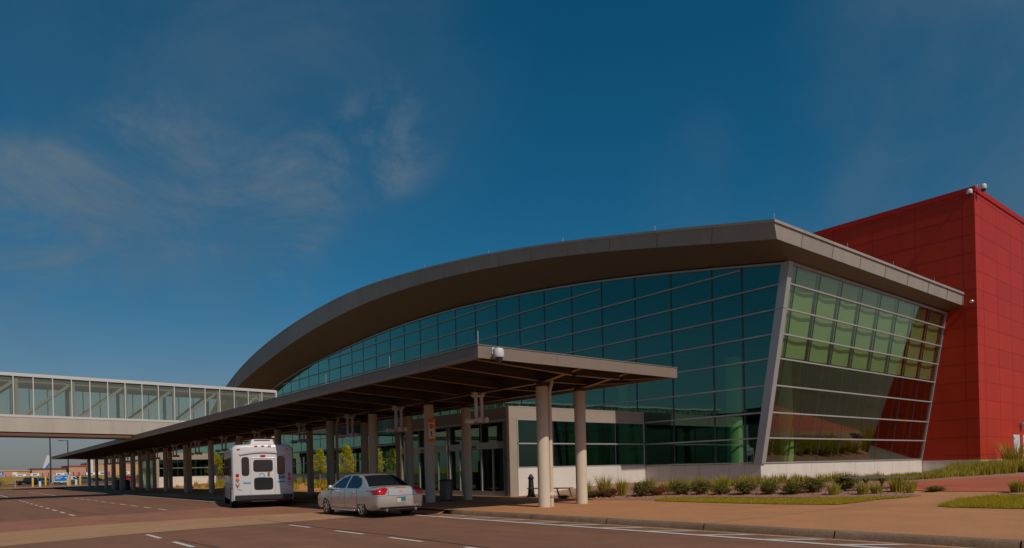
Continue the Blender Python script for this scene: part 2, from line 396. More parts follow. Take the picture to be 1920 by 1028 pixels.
# ------------------------------------------------------------------ mesh helpers
class MB:
    def __init__(s, loc=(0, 0, 0), rz=0.0):
        s.v = []; s.f = []; s.mi = []; s.m = []
        s.cur = 0; s.marks = []
        s.T = Matrix.Translation(loc) @ Matrix.Rotation(rz, 4, 'Z')
    def use(s, m):
        if m not in s.m: s.m.append(m)
        s.cur = s.m.index(m)
        return s
    def add(s, vs, fs):
        o = len(s.v); s.marks.append((o, len(s.f)))
        s.v += [s.T @ Vector(p) for p in vs]
        for f in fs:
            s.f.append([i + o for i in f]); s.mi.append(s.cur)
        return s
    def box(s, x0, y0, z0, x1, y1, z1, M4=None):
        vs = [(x0, y0, z0), (x1, y0, z0), (x1, y1, z0), (x0, y1, z0), (x0, y0, z1), (x1, y0, z1), (x1, y1, z1), (x0, y1, z1)]
        if M4: vs = [M4 @ Vector(p) for p in vs]
        return s.add(vs, [(0, 3, 2, 1), (4, 5, 6, 7), (0, 1, 5, 4), (1, 2, 6, 5), (2, 3, 7, 6), (3, 0, 4, 7)])
    def hexa(s, p):   # 8 points, bottom 4 then top 4
        return s.add(p, [(0, 3, 2, 1), (4, 5, 6, 7), (0, 1, 5, 4), (1, 2, 6, 5), (2, 3, 7, 6), (3, 0, 4, 7)])
    def bar(s, a, b, w, h=None, up=(0, 0, 1)):
        a = Vector(a); b = Vector(b); h = h or w
        d = (b - a).normalized(); u = Vector(up)
        if abs(d.dot(u)) > .98: u = Vector((0, 1, 0))
        r = d.cross(u).normalized(); u = r.cross(d).normalized()
        r *= w / 2; u *= h / 2
        return s.hexa([a - r - u, a + r - u, b + r - u, b - r - u, a - r + u, a + r + u, b + r + u, b - r + u])
    def tube(s, pts, rad, n=10, caps=True):
        pts = [Vector(p) for p in pts]
        if not isinstance(rad, (list, tuple)): rad = [rad] * len(pts)
        vs = []; fs = []
        pr = None
        for i, p in enumerate(pts):
            d = (pts[min(i + 1, len(pts) - 1)] - pts[max(i - 1, 0)]).normalized()
            if pr is None:
                u = Vector((0, 0, 1)) if abs(d.z) < .9 else Vector((1, 0, 0))
                pr = d.cross(u).normalized()
            r = (pr - d * pr.dot(d)).normalized(); pr = r
            q = d.cross(r)
            for k in range(n):
                a = 2 * PI * k / n
                vs.append(p + (r * math.cos(a) + q * math.sin(a)) * rad[i])
        for i in range(len(pts) - 1):
            for k in range(n):
                fs.append((i * n + k, i * n + (k + 1) % n, (i + 1) * n + (k + 1) % n, (i + 1) * n + k))
        if caps:
            fs.append(tuple(range(n - 1, -1, -1))); fs.append(tuple((len(pts) - 1) * n + k for k in range(n)))
        return s.add(vs, fs)
    def lathe(s, prof, c=(0, 0, 0), n=24, axis='Z'):
        vs = []; fs = []
        for r, z in prof:
            for k in range(n):
                a = 2 * PI * k / n
                x, y = r * math.cos(a), r * math.sin(a)
                p = (x, y, z) if axis == 'Z' else ((x, z, y) if axis == 'Y' else (z, x, y))
                vs.append((p[0] + c[0], p[1] + c[1], p[2] + c[2]))
        for i in range(len(prof) - 1):
            for k in range(n):
                f = (i * n + k, i * n + (k + 1) % n, (i + 1) * n + (k + 1) % n, (i + 1) * n + k)
                fs.append(f if axis != 'Y' else f[::-1])
        fs.append(tuple(range(n - 1, -1, -1))); fs.append(tuple((len(prof) - 1) * n + k for k in range(n)))
        return s.add(vs, fs)
    def sphere(s, c, r, n=14, sc=(1, 1, 1)):
        pr = [(max(1e-3, r * math.sin(PI * i / n)), -r * math.cos(PI * i / n)) for i in range(n + 1)]
        vs = []; fs = []
        for rr, z in pr:
            for k in range(n):
                a = 2 * PI * k / n
                vs.append((c[0] + rr * math.cos(a) * sc[0], c[1] + rr * math.sin(a) * sc[1], c[2] + z * sc[2]))
        for i in range(n):
            for k in range(n):
                fs.append((i * n + k, i * n + (k + 1) % n, (i + 1) * n + (k + 1) % n, (i + 1) * n + k))
        return s.add(vs, fs)
    def prism(s, pts, a, b, axis='Y'):
        """polygon pts (2D) extruded from a to b along axis; X:(y,z) Y:(x,z) Z:(x,y)"""
        n = len(pts)
        def P(p, t):
            return {'X': (t, p[0], p[1]), 'Y': (p[0], t, p[1]), 'Z': (p[0], p[1], t)}[axis]
        vs = [P(p, a) for p in pts] + [P(p, b) for p in pts]
        fs = [tuple(range(n - 1, -1, -1)), tuple(range(n, 2 * n))] + [(i, (i + 1) % n, n + (i + 1) % n, n + i) for i in range(n)]
        return s.add(vs, fs)
    def build(s, name, m=None, parent=None, smooth=False, bevel=0, kind=None, recalc=True, origin=None):
        me = bpy.data.meshes.new(name)
        vs = s.v
        if origin is not None:
            o_ = Vector(origin)
            vs = [v - o_ for v in vs]
        me.from_pydata([tuple(v) for v in vs], [], s.f)
        ms = s.m if s.m else [m]
        for x in ms: me.materials.append(x if not isinstance(x, str) else M[x])
        if s.m: me.polygons.foreach_set('material_index', s.mi)
        if recalc:
            bm = bmesh.new(); bm.from_mesh(me)
            bmesh.ops.recalc_face_normals(bm, faces=bm.faces)
            bm.to_mesh(me); bm.free()
        if smooth:
            me.polygons.foreach_set('use_smooth', [True] * len(me.polygons))
        me.update()
        o = bpy.data.objects.new(name, me)
        COL.objects.link(o)
        if origin is not None: o.location = origin
        if parent:
            o.parent = parent
            if origin is None: o.location = -parent.location if parent.get('_w') else (0, 0, 0)
        if bevel:
            bv = o.modifiers.new('bevel', 'BEVEL'); bv.width = bevel; bv.segments = 2; bv.limit_method = 'ANGLE'
            bv.harden_normals = False
        if smooth:
            try:
                me.set_sharp_from_angle(angle=math.radians(38))
            except Exception: pass
        if kind: o['kind'] = kind
        return o

def build_each(b, name, m=None, parent=None, **kw):
    """one part per added piece"""
    r = []
    for i, (v0, f0) in enumerate(b.marks):
        v1, f1 = b.marks[i + 1] if i + 1 < len(b.marks) else (len(b.v), len(b.f))
        c = MB(); c.v = b.v[v0:v1]; c.f = [[q - v0 for q in f] for f in b.f[f0:f1]]
        r.append(c.build(name, m, parent, **kw))
    return r
def empty(name, loc=(0, 0, 0), rz=0.0):
    o = bpy.data.objects.new(name, None)
    COL.objects.link(o)
    o.location = loc; o.rotation_euler = (0, 0, rz)
    o.empty_display_size = .3
    return o
def tag(o, label=None, cat=None, group=None, kind=None):
    if label: o['label'] = label
    if cat: o['category'] = cat
    if group: o['group'] = group
    if kind: o['kind'] = kind
    return o
def copy_tree(o, parent=None):
    c = o.copy(); COL.objects.link(c)
    if parent: c.parent = parent
    for ch in o.children: copy_tree(ch, c)
    return c
def wthing(name, loc, label, cat, group=None):
    """thing built in world coordinates: an Empty at its base; children compensate its location"""
    e = empty(name, loc); e['_w'] = 1
    tag(e, label, cat, group)
    return e
def text_mesh(txt, size, m, name, T, parent=None, extrude=.002, align='CENTER', bold=0):
    cu = bpy.data.curves.new(name, 'FONT')
    cu.body = txt; cu.size = size; cu.extrude = extrude; cu.align_x = align; cu.align_y = 'CENTER'; cu.offset = bold
    o = bpy.data.objects.new(name, cu); COL.objects.link(o)
    bpy.context.view_layer.update()
    dg = bpy.context.evaluated_depsgraph_get()
    me = bpy.data.meshes.new_from_object(o.evaluated_get(dg))
    bpy.data.objects.remove(o); bpy.data.curves.remove(cu)
    me.name = name
    me.materials.clear(); me.materials.append(M[m])
    me.transform(T)
    r = bpy.data.objects.new(name, me); COL.objects.link(r)
    if parent:
        r.parent = parent
        if parent.get('_w'): r.location = -parent.location
    return r

def smooth(t):
    t = min(max(t, 0), 1); return t * t * (3 - 2 * t)
def far(Y): return .45 * smooth((Y - 100) / 80)
def zg(X, Y=0): return .15 + .43 * smooth((X - 21) / 9) + far(Y)
def zr(X, Y=0): return far(Y)

def sheet(name, pts, off, m, zf, xs=(), ys=(), kind='structure', skirt=0):
    bm = bmesh.new()
    f = bm.faces.new([bm.verts.new((x, y, 0)) for x, y in pts])
    for x in xs:
        bmesh.ops.bisect_plane(bm, geom=bm.verts[:] + bm.edges[:] + bm.faces[:], plane_co=(x, 0, 0), plane_no=(1, 0, 0))
    for y in ys:
        bmesh.ops.bisect_plane(bm, geom=bm.verts[:] + bm.edges[:] + bm.faces[:], plane_co=(0, y, 0), plane_no=(0, 1, 0))
    bmesh.ops.triangulate(bm, faces=[f for f in bm.faces if len(f.verts) > 4])
    for v in bm.verts: v.co.z = zf(v.co.x, v.co.y) + off
    bmesh.ops.recalc_face_normals(bm, faces=bm.faces)
    if sum(f.normal.z for f in bm.faces) < 0: bmesh.ops.reverse_faces(bm, faces=bm.faces)
    me = bpy.data.meshes.new(name); bm.to_mesh(me); bm.free()
    me.materials.append(M[m])
    o = bpy.data.objects.new(name, me); COL.objects.link(o)
    if kind: o['kind'] = kind
    return o

XS = [21 + i * .75 for i in range(13)]
YF = [100 + i * 10 for i in range(9)]
# ------------------------------------------------------------------ ground, road, pavement
def zground(X, Y):
    return (zg(X, Y) if X > 13.7 else far(Y)) - .04
sheet('ground', [(-2500, -600), (2500, -600), (2500, 2500), (-2500, 2500)], 0, 'field', zground, [13.6, 13.75] + XS, YF)
sheet('road', [(-18, -60), (13.42, -60), (13.42, 150), (-18, 165)], 0, 'asphalt', zr, (), YF)
sheet('parking_area', [(-60, 166), (-18, 165.3), (13.4, 150.3), (80, 150), (100, 260), (-60, 260)], .0, 'asphalt', zr, (), YF)
sheet('crosswalk', [(-18, 18.6), (.8, 20.08), (4, 21.2), (6.9, 21.5), (9.9, 21.8), (13.4, 22.2), (13.4, 26.1), (10.5, 26.2), (6.2, 26.6), (3.4, 26.4), (1, 25.4), (-18, 23)], .004, 'tan', zr)
sheet('crosswalk', [(-18, 23), (1, 25.4), (3.4, 26.4), (6.2, 26.6), (10.5, 26.2), (13.4, 26.1), (13.4, 36), (9.84, 35.1), (7.7, 33.9), (4.3, 32.8), (1.3, 32.1), (-18, 29)], .0042, 'brick', zr)
sheet('sidewalk', [(13.5, -40), (31.8, -40), (31.8, 128.5), (13.5, 128.5)], 0, 'walk', zg, XS, YF)
# far green islands
sheet('traffic_island', [(6.8, 132), (13, 130), (22, 129.2), (60, 131), (60, 146), (14, 147), (8, 138)], .06, 'mulch', zg, (), YF)
sheet('traffic_island', [(-40, 150), (2, 146), (7.4, 138.6), (13.6, 147.5), (60, 146.6), (60, 149), (14, 149.6), (4, 156), (-40, 163)], .05, 'lawn', zr, (), YF)
for pts in ([(-40, 149.6), (2, 145.6), (7.2, 137.5), (6.2, 131.6), (6.4, 131.4), (7.8, 138), (7.8, 138.4), (2.2, 146), (-40, 150)],):
    sheet('kerb', pts, .09, 'kerb', zr)

def zbank(X, Y): return .45 + 2.9 * smooth((Y - 275) / 100)
sheet('embankment', [(-200, 270), (500, 270), (500, 600), (-200, 600)], .01, 'lawn', zbank, (), [275 + 10 * i for i in range(11)])
# kerb: rounded concrete section swept along the road edge
def kerb(path, name='kerb'):
    prof = [(-.02, -.05), (0, 0.02), (.03, .12), (.07, .15), (.17, .158), (.24, .156), (.24, -.05)]
    b = MB(); n = len(prof); vs = []; fs = []
    for i, p in enumerate(path):
        p = Vector(p); a = Vector(path[max(0, i - 1)]); c = Vector(path[min(len(path) - 1, i + 1)])
        d = (c - a).normalized(); r = Vector((d.y, -d.x))
        for u, z in prof: vs.append((p.x + r.x * u, p.y + r.y * u, z + far(p.y)))
    for i in range(len(path) - 1):
        for k in range(n - 1): fs.append((i * n + k, i * n + k + 1, (i + 1) * n + k + 1, (i + 1) * n + k))
    b.add(vs, fs)
    return b.build(name, 'kerb', smooth=True, kind='structure', recalc=True)
seg = 3.05
y = -30.0
while y < 19.0:
    e = min(y + seg - .025, 19.4)
    kerb([(13.42, y), (13.42, e)]); y += seg
kerb([(13.42, 19.4), (13.46, 20.0), (13.62, 20.5), (13.9, 20.8)])
kerb([(13.42, 36.3), (13.42, 60), (13.42, 90), (13.42, 128)])
# ramp between flush crossing and pavement
b = MB()
b.add([(13.3, 20.6, .0), (13.3, 36.3, .0), (13.75, 36.3, .155), (13.75, 20.6, .155)], [(0, 1, 2, 3)])
b.build('sidewalk', 'walk', kind='structure')
sheet('gutter', [(13.16, -30), (13.44, -30), (13.44, 20.8), (13.2, 20.8)], .005, 'tan', zr)
# markings
def mark(pts, z=.009): return sheet('road_marking', pts, z, 'paint', zr)
mark([(12.36, -30), (12.54, -30), (12.54, 20.9), (12.36, 20.9)])
mark([(11.9, 36.5), (12.04, 36.5), (12.04, 120), (11.9, 120)])
y = 19.6
while y > -12:
    mark([(12.56, y), (13.14, y - .72), (13.14, y - 1.0), (12.56, y - .26)], .0095); y -= 1.5
mark([(12.56, 14.5), (13.14, 14.5), (13.14, 14.5), (12.56, 14.4)][:3], .0095)
for x, ys in ((3.98, [(20.5, 18.9), (17.6, 15.9), (14.6, 12.9), (11.5, 9.9), (8.5, 7)]),
              (7.82, [(20.4, 18.8), (17.15, 15.55), (14.25, 12.8), (11.2, 9.7), (8.2, 6.7), (5.2, 3.7)])):
    for a, c in ys: mark([(x - .06, a), (x - .06, c), (x + .06, c), (x + .06, a)])
for x, y0 in ((3.9, 34), (7.65, 35)):
    y = y0
    while y < 66:
        mark([(x - .06, y), (x + .06, y), (x + .06, y + 1.7), (x - .06, y + 1.7)]); y += 3.3
    mark([(x - .06, 80), (x + .06, 80), (x + .06, 112), (x - .06, 112)])
# sealed cracks in the asphalt
for path in ([(8.15, 24), (8.0, 19.5), (8.12, 15), (8.05, 11), (8.2, 6), (8.1, 1)], [(4.2, 18), (4.35, 15), (4.2, 12), (4.3, 8)], [(4.6, 45), (4.4, 38), (5.0, 33.5)]):
    L = [(x - .02, y) for x, y in path]; R = [(x + .02, y) for x, y in path[::-1]]
    sheet('road', L + R, .006, 'patch', zr)
# paving joints
for yj in (9.63, 2.0, 17.4):
    sheet('sidewalk', [(13.7, yj), (21.6, yj), (21.6, yj + .02), (13.7, yj + .02)], .003, 'kerb', zg)
# beds, lawns, plaza on the rising ground
bed = [(20.62, 20.57), (21.0, 19.7), (21.41, 18.62), (21.67, 17.79), (22.3, 17.6), (22.7, 16.4), (22.9, 14.06), (23.3, 11.97), (23.8, 10.8), (24.5, 9.35), (24.92, 9.25), (26.0, 10.2), (26.6, 11.0), (27.6, 11.75),
       (30, 11.75), (34.6, 11.8), (38.2, 11.6), (41, 10.7), (48, 9.6), (66, 8.6), (66, 15.9), (52.4, 15.9), (52.4, 19.4), (31.7, 19.4), (31.7, 26.9), (22.6, 26.9), (22.6, 22.2)]
sheet('planting_bed', bed, .012, 'mulch', zg, XS)
sheet('lawn', [(21.67, 17.79), (21.11, 17.34), (21.03, 14.81), (21.08, 12.35), (21.58, 10.46), (23.44, 10.08), (24.5, 9.35), (23.8, 10.8), (23.3, 11.97), (22.9, 14.06), (22.7, 16.4), (22.3, 17.6)], .02, 'lawn', zg, XS)
sheet('lawn', [(21.63, 7.35), (21.91, 7.74), (23.72, 7.75), (24.71, 7.21), (24.95, 6.0), (25.4, 3), (26, -6), (21.8, -6), (21.7, 5.6)], .02, 'lawn', zg, XS)
sheet('plaza', [(26.1, 8.9), (26.35, 10.29), (26.8, 11.1), (27.9, 11.76), (34.6, 11.81), (38.2, 11.6), (41, 10.7), (48, 9.6), (66, 8.6), (66, -2), (27.2, -2), (26.37, 6.83)], .016, 'plaza', zg, XS)
sheet('planting_bed', [(22.3, 38.4), (31.7, 38.4), (31.7, 104), (22.3, 104)], .012, 'mulch2', zg, XS)
sheet('planting_bed', [(24.95, 6.0), (25.5, 7.0), (27, 7.2), (29, 6.4), (29, 0), (25.6, 0)], .024, 'mulch', zg, XS)
# flat stone edging between lawn and shrubs
b = MB()
ed = [(21.7, 18.9), (22.4, 17.9), (22.95, 16.4), (23.2, 14.06), (23.6, 12.0), (24.1, 10.75)]
for (x0, y0), (x1, y1) in zip(ed, ed[1:]):
    b.bar((x0, y0, zg(x0) + .03), (x1, y1, zg(x1) + .03), .14, .07)
b.build('edging', 'tan', kind='structure')

# ------------------------------------------------------------------ terminal building
def interp(tab, y):
    if y <= tab[0][0]: return tab[0][1]
    for (a, za), (c, zc) in zip(tab, tab[1:]):
        if y <= c: return za + (zc - za) * (y - a) / (c - a)
    return tab[-1][1]
def smooth_tab(tab, n=64):
    ys = [tab[0][0] + (tab[-1][0] - tab[0][0]) * i / n for i in range(n + 1)]
    r = []
    for yy in ys:
        s_ = 0; wsum = 0
        for d in (-5, -3.5, -2, -1, 0, 1, 2, 3.5, 5):
            q = yy + d
            if q < tab[0][0] or q > tab[-1][0] or 2 * yy - q < tab[0][0] or 2 * yy - q > tab[-1][0]: continue
            s_ += interp(tab, q); wsum += 1
        r.append((yy, s_ / wsum))
    return r
ROOF = smooth_tab([(16.5, 12.4), (22.9, 13.74), (28.1, 14.75), (34.5, 15.9), (40.6, 16.75), (45.2, 17.25), (50.5, 17.78), (56.7, 18.2), (60, 18.27), (64, 18.22), (69.7, 18.0), (76, 17.5), (79.8, 17.11), (86.2, 16.17), (91.5, 15.1), (97, 13.53), (101, 12.0), (104, 10.6)])
FASB = smooth_tab([(16.5, 11.6), (22.9, 12.92), (28.1, 14.03), (31.4, 14.6), (37.4, 15.42), (43.6, 16.15), (50.9, 16.62), (57.1, 16.80), (64.5, 16.6), (73.4, 15.98), (84.3, 14.55), (93.2, 13.12), (98, 11.6), (104, 9.6)])
GTOP = smooth_tab([(17.56, 11.30), (25.4, 12.63), (27.3, 12.91), (31.1, 13.4), (35.5, 13.88), (40.6, 14.31), (46.7, 14.69), (52, 14.87), (58.2, 14.83), (63, 14.7), (68.2, 14.4), (74.2, 14.1), (80.9, 13.55), (88.7, 12.4), (95, 11.2), (101, 9.6)])
XR, XF, XG, XW = 28.8, 29.0, 31.85, 52.0
YC0, YC1, ZB, ZT = 19.3, 17.56, 1.52, 11.30       # tilted right facade
GB = .3

tb = wthing('terminal_building', (31.85, 19.3, .5), 'long curved roof terminal building with teal glass walls and tilted glass end', 'building')
ys = [16.5 + (104 - 16.5) * i / 96 for i in range(97)]
b = MB()
vs = []; fs = []
for yy in ys:
    zt = interp(ROOF, yy); zb = interp(FASB, yy)
    vs += [(XR, yy, zt), (XR + 24, yy, zt + .1)]
for i in range(len(ys) - 1): fs.append((2 * i, 2 * i + 1, 2 * i + 3, 2 * i + 2))
b.add(vs, fs)
b.build('roof', 'roof', tb, smooth=True)
b = MB()
vs = []; fs = []
for yy in ys:
    zt = interp(ROOF, yy); zb = interp(FASB, yy)
    vs += [(XR, yy, zt), (XR - .03, yy, zt + .05), (XR - .05, yy, zt + .05), (XR - .05, yy, zt - .08), (XR - .01, yy, zt - .08), (XF, yy, zb)]
n = 6
for i in range(len(ys) - 1):
    for k in range(n - 1): fs.append((i * n + k, i * n + k + 1, (i + 1) * n + k + 1, (i + 1) * n + k))
b.add(vs, fs)
# end fascia facing the camera side
zt, zb = interp(ROOF, 16.5), interp(FASB, 16.5)
b.add([(XR - .01, 16.5, zt), (XW, 16.5, zt + .1), (XW, 16.62, zb + .06), (XF, 16.62, zb)], [(0, 1, 2, 3)])
b.box(XR - .05, 16.45, zt - .08, XW - .02, 16.5, zt + .05)
b.box(XW - .03, 16.5, zb + .05, XW - .003, 17.3, zt + .08)
b.build('fascia', 'roof', tb, smooth=True)
# panel joints on fascia
b = MB()
yy = 16.5
k = 0
while yy < 100:
    yy += 3.35 if k else 3.2
    k += 1
    zt, zb = interp(ROOF, yy), interp(FASB, yy)
    b.hexa([(XR - .012, yy, zt - .09), (XR + .02, yy, zt - .09), (XR + .02, yy + .03, zt - .09), (XR - .012, yy + .03, zt - .09)][::1] if False else
           [(XF - .006, yy + .25, zb), (XF + .02, yy + .25, zb), (XF + .02, yy + .28, zb), (XF - .006, yy + .28, zb),
            (XR - .016, yy, zt - .09), (XR + .02, yy, zt - .09), (XR + .02, yy + .03, zt - .09), (XR - .016, yy + .03, zt - .09)])
x = 31.3
while x < 51:
    zt, zb = interp(ROOF, 16.5), interp(FASB, 16.5)
    b.hexa([(x, 16.6, zb), (x + .025, 16.6, zb), (x + .025, 16.64, zb), (x, 16.64, zb),
            (x, 16.49, zt - .09), (x + .025, 16.49, zt - .09), (x + .025, 16.53, zt - .09), (x, 16.53, zt - .09)])
    x += 3.0
build_each(b, 'fascia_joint', 'roofj', tb)
# soffit: fascia foot to glass head
b = MB(); vs = []; fs = []
for yy in ys:
    yg = max(yy, 17.56)
    vs += [(XF, yy, interp(FASB, yy)), (XG + .15, yg, interp(GTOP, min(yg, 101)) + .02)]
for i in range(len(ys) - 1): fs.append((2 * i, 2 * i + 1, 2 * i + 3, 2 * i + 2))
zb = interp(FASB, 16.5)
vs += [(XW, 16.62, zb + .06), (XW, 17.65, 11.36)]
q = len(vs)
b.add(vs, fs + [(0, q - 2, q - 1, 1)])
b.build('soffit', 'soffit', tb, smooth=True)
# long glass wall
def gtop(y): return interp(GTOP, y)
MY = [20.14, 21.94, 24.66, 27.32, 30.03, 32.72, 35.42, 38.11, 40.76, 43.5, 46.22, 48.84, 51.68, 54.41, 56.96, 59.74, 62.45, 64.97, 67.71, 70.53, 73.27, 76, 78.7, 81.4, 84.1, 86.8, 89.5, 92.2, 94.9, 97.6]
LV = [2.80, 4.08, 5.42, 6.74, 7.93, 9.13, 10.33, 11.5, 12.7, 13.9]
def ycorner(z): return YC0 + (YC1 - YC0) * (z - ZB) / (ZT - ZB)
pts = [(YC0, ZB), (98.5, ZB), (98.5, gtop(98.5))] + [(y_, gtop(y_)) for y_ in [96 - i * 2 for i in range(39)]] + [(YC1, ZT)]
b = MB()
b.prism(pts, XG, XG + .02, 'X')
b.build('long_glass_wall', 'glass', tb)
# horizontal members, light, proud of glass
b = MB()
for z in LV:
    y0 = ycorner(z) + .15
    # extent where glass top is above
    ye = 98.0
    while ye > 20 and gtop(ye) < z + .35: ye -= .5
    ys0 = y0
    while ys0 < ye and gtop(ys0) < z + .25: ys0 += .5
    if ys0 > y0: ys0 = min([m_ for m_ in MY if m_ >= ys0 - .6] or [ys0])
    if ye <= ys0: continue
    segs = [(ys0, ye)]
    if z < 4.5: segs = [(ys0, 26.68), (38.4, ye)]
    for a, c in segs: b.box(XG - .09, a, z - .035, XG - .004, c, z + .035)
build_each(b, 'horizontal_mullion', 'alum', tb)
b = MB()
for i in range(80):
    a = 17.6 + i * 1.0; c = a + 1.0
    b.hexa([(XG - .12, a, gtop(a) - .1), (XG + .04, a, gtop(a) - .1), (XG + .04, c, gtop(c) - .1), (XG - .12, c, gtop(c) - .1),
            (XG - .12, a, gtop(a)), (XG + .04, a, gtop(a)), (XG + .04, c, gtop(c)), (XG - .12, c, gtop(c))])
b.build('head_frame', 'alum', tb)
b = MB()
b.box(XG - .1, YC0 + .1, ZB - .005, XG - .003, 26.7, ZB + .06)
b.box(XG - .1, 38.4, ZB - .005, XG - .003, 98, ZB + .06)
build_each(b, 'sill_frame', 'alum', tb)
b = MB()
for y_ in MY:
    b.box(XG - .014, y_ - .045, ZB + .061, XG + .16, y_ + .045, gtop(y_) - .1)
build_each(b, 'vertical_mullion', 'mull', tb)
# corner post
b = MB()
def slant(x0, x1, dy0, dy1, z0, z1, b):
    b.hexa([(x0, ycorner(z0) + dy0, z0), (x1, ycorner(z0) + dy0, z0), (x1, ycorner(z0) + dy1, z0), (x0, ycorner(z0) + dy1, z0),
            (x0, ycorner(z1) + dy0, z1), (x1, ycorner(z1) + dy0, z1), (x1, ycorner(z1) + dy1, z1), (x0, ycorner(z1) + dy1, z1)])
slant(XG - .13, XG + .24, -.14, .3, ZB - .02, 9.11, b)
slant(XG - .13, XG + .24, -.14, .3, 9.13, ZT + .03, b)
b.build('corner_post', 'alum', tb)
# right tilted facade
b = MB()
slant(XG + .1, XW, 0, .02, ZB, ZT, b)
b.build('tilted_glass_wall', 'glass_r', tb)
b = MB()
for z in LV[:7]:
    b.box(XG + .24, ycorner(z) - .09, z - .035, XW - .01, ycorner(z) - .004, z + .035)
b.box(XG + .24, ycorner(ZT) - .1, ZT - .09, XW - .01, ycorner(ZT) + .02, ZT + .03)
b.box(XG + .24, YC0 - .08, ZB - .01, XW - .01, YC0 + .02, ZB + .05)
slant(XW - .1, XW - .012, -.08, .03, ZB + .05, ZT - .09, b)
build_each(b, 'horizontal_mullion', 'alum', tb)
b = MB()
MX = [32.75 + 2.38 * i for i in range(9)]
for x in MX:
    slant(x - .02, x + .02, -.004, .06, ZB + .05, ZT - .1, b)
build_each(b, 'vertical_mullion', 'mull', tb)
b = MB()
for x in MX:
    slant(x - .215, x - .195, .26, .34, ZB + .05, 6.85, b)
build_each(b, 'inner_fin', 'iwall', tb)
# roller blinds behind the top rows
xs_ = [XG + .35] + MX + [XW - .15]
for i in range(len(xs_) - 1):
    b = MB()
    b.use(M['blind'])
    x0, x1 = xs_[i] + .06, xs_[i + 1] - .26
    if x1 - x0 < .3: x1 = xs_[i + 1] - .05
    vs = []; fs = []
    nn = 10; zz = [6.9, 8, 9.1, 10.2, 11.2]
    for k in range(nn + 1):
        for z in zz:
            vs.append((x0 + (x1 - x0) * k / nn, ycorner(z) + .13 + .06 * math.sin(PI * k / nn) ** 2, z))
    for k in range(nn):
        for j in range(4): fs.append((k * 5 + j, (k + 1) * 5 + j, (k + 1) * 5 + j + 1, k * 5 + j + 1))
    b.add(vs, fs)
    b.box(x0, YC0 + .45 - 1.02 - .0, 6.84, x1, YC0 + .5 - 1.02, 6.9)
    o = b.build('blind', None, tb, smooth=True)
# base walls with panel joints
b = MB()
b.box(XG - .03, YC0 - .03, .2, XG + .2, 26.78, ZB - .02)
b.box(XG + .2, YC0 - .03, .2, XW - .01, YC0 + .2, ZB - .02)
b.box(XG - .03, 38.25, .2, XG + .2, 98.5, ZB - .02)
b.build('base_wall', 'base', tb, bevel=.01)
b = MB()
for i, yj in enumerate([20.2, 21.1, 22, 23.0, 23.9, 24.9, 25.8]):
    b.box(XG - .034, yj, .22, XG - .02, yj + (.03 if i % 2 else .015), ZB - .03)
for i in range(21):
    b.box(XG - .034, 41 + i * 2.7, .22, XG - .02, 41.03 + i * 2.7, ZB - .03)
for i in range(7):
    b.box(34.3 + i * 2.6, YC0 - .034, .22, 34.315 + i * 2.6, YC0 - .02, ZB - .03)
build_each(b, 'panel_joint', 'vpanel', tb)
# inside
b = MB()
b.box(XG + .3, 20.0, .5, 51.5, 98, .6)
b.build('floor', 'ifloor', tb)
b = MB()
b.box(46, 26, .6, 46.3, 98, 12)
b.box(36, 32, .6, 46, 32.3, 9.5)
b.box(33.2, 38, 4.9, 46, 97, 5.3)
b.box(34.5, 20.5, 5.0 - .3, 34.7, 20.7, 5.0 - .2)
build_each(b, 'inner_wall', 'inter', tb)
b = MB()
for (x, y_, r) in ((33.6, 21.9, .42), (33.6, 30.0, .3), (34.2, 40.8, .3), (34.2, 51.7, .3), (34.2, 62.5, .3), (34.2, 73.3, .3), (41, 23, .42)):
    b.tube([(x, y_, .6), (x, y_, 7.4 if x < 34 else 11)], r, 20)
build_each(b, 'inner_column', 'icol', tb, smooth=True)
# back closing wall and lightning rods
b = MB()
rp = [(y_, interp(ROOF, y_) + .05) for y_ in [19 + i * 2.65 for i in range(31)]]
b.prism([(98.5, 0), (19, 0)] + rp, XW + .3, XW + .5, 'X')
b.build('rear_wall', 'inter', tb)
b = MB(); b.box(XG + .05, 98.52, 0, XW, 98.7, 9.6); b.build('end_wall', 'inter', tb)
for (x, y_) in ((28.9, 97), (28.9, 90), (28.9, 82), (28.9, 73), (28.9, 64), (28.9, 55), (28.9, 46), (28.9, 37.7), (28.9, 30.3), (28.9, 23.3), (28.9, 16.55), (36, 16.6), (47.4, 16.6), (41.5, 16.6)):
    z = interp(ROOF, y_)
    MB().tube([(x, y_, z + .03), (x, y_, z + .34)], .010, 6).build('lightning_rod', 'silver', tb)

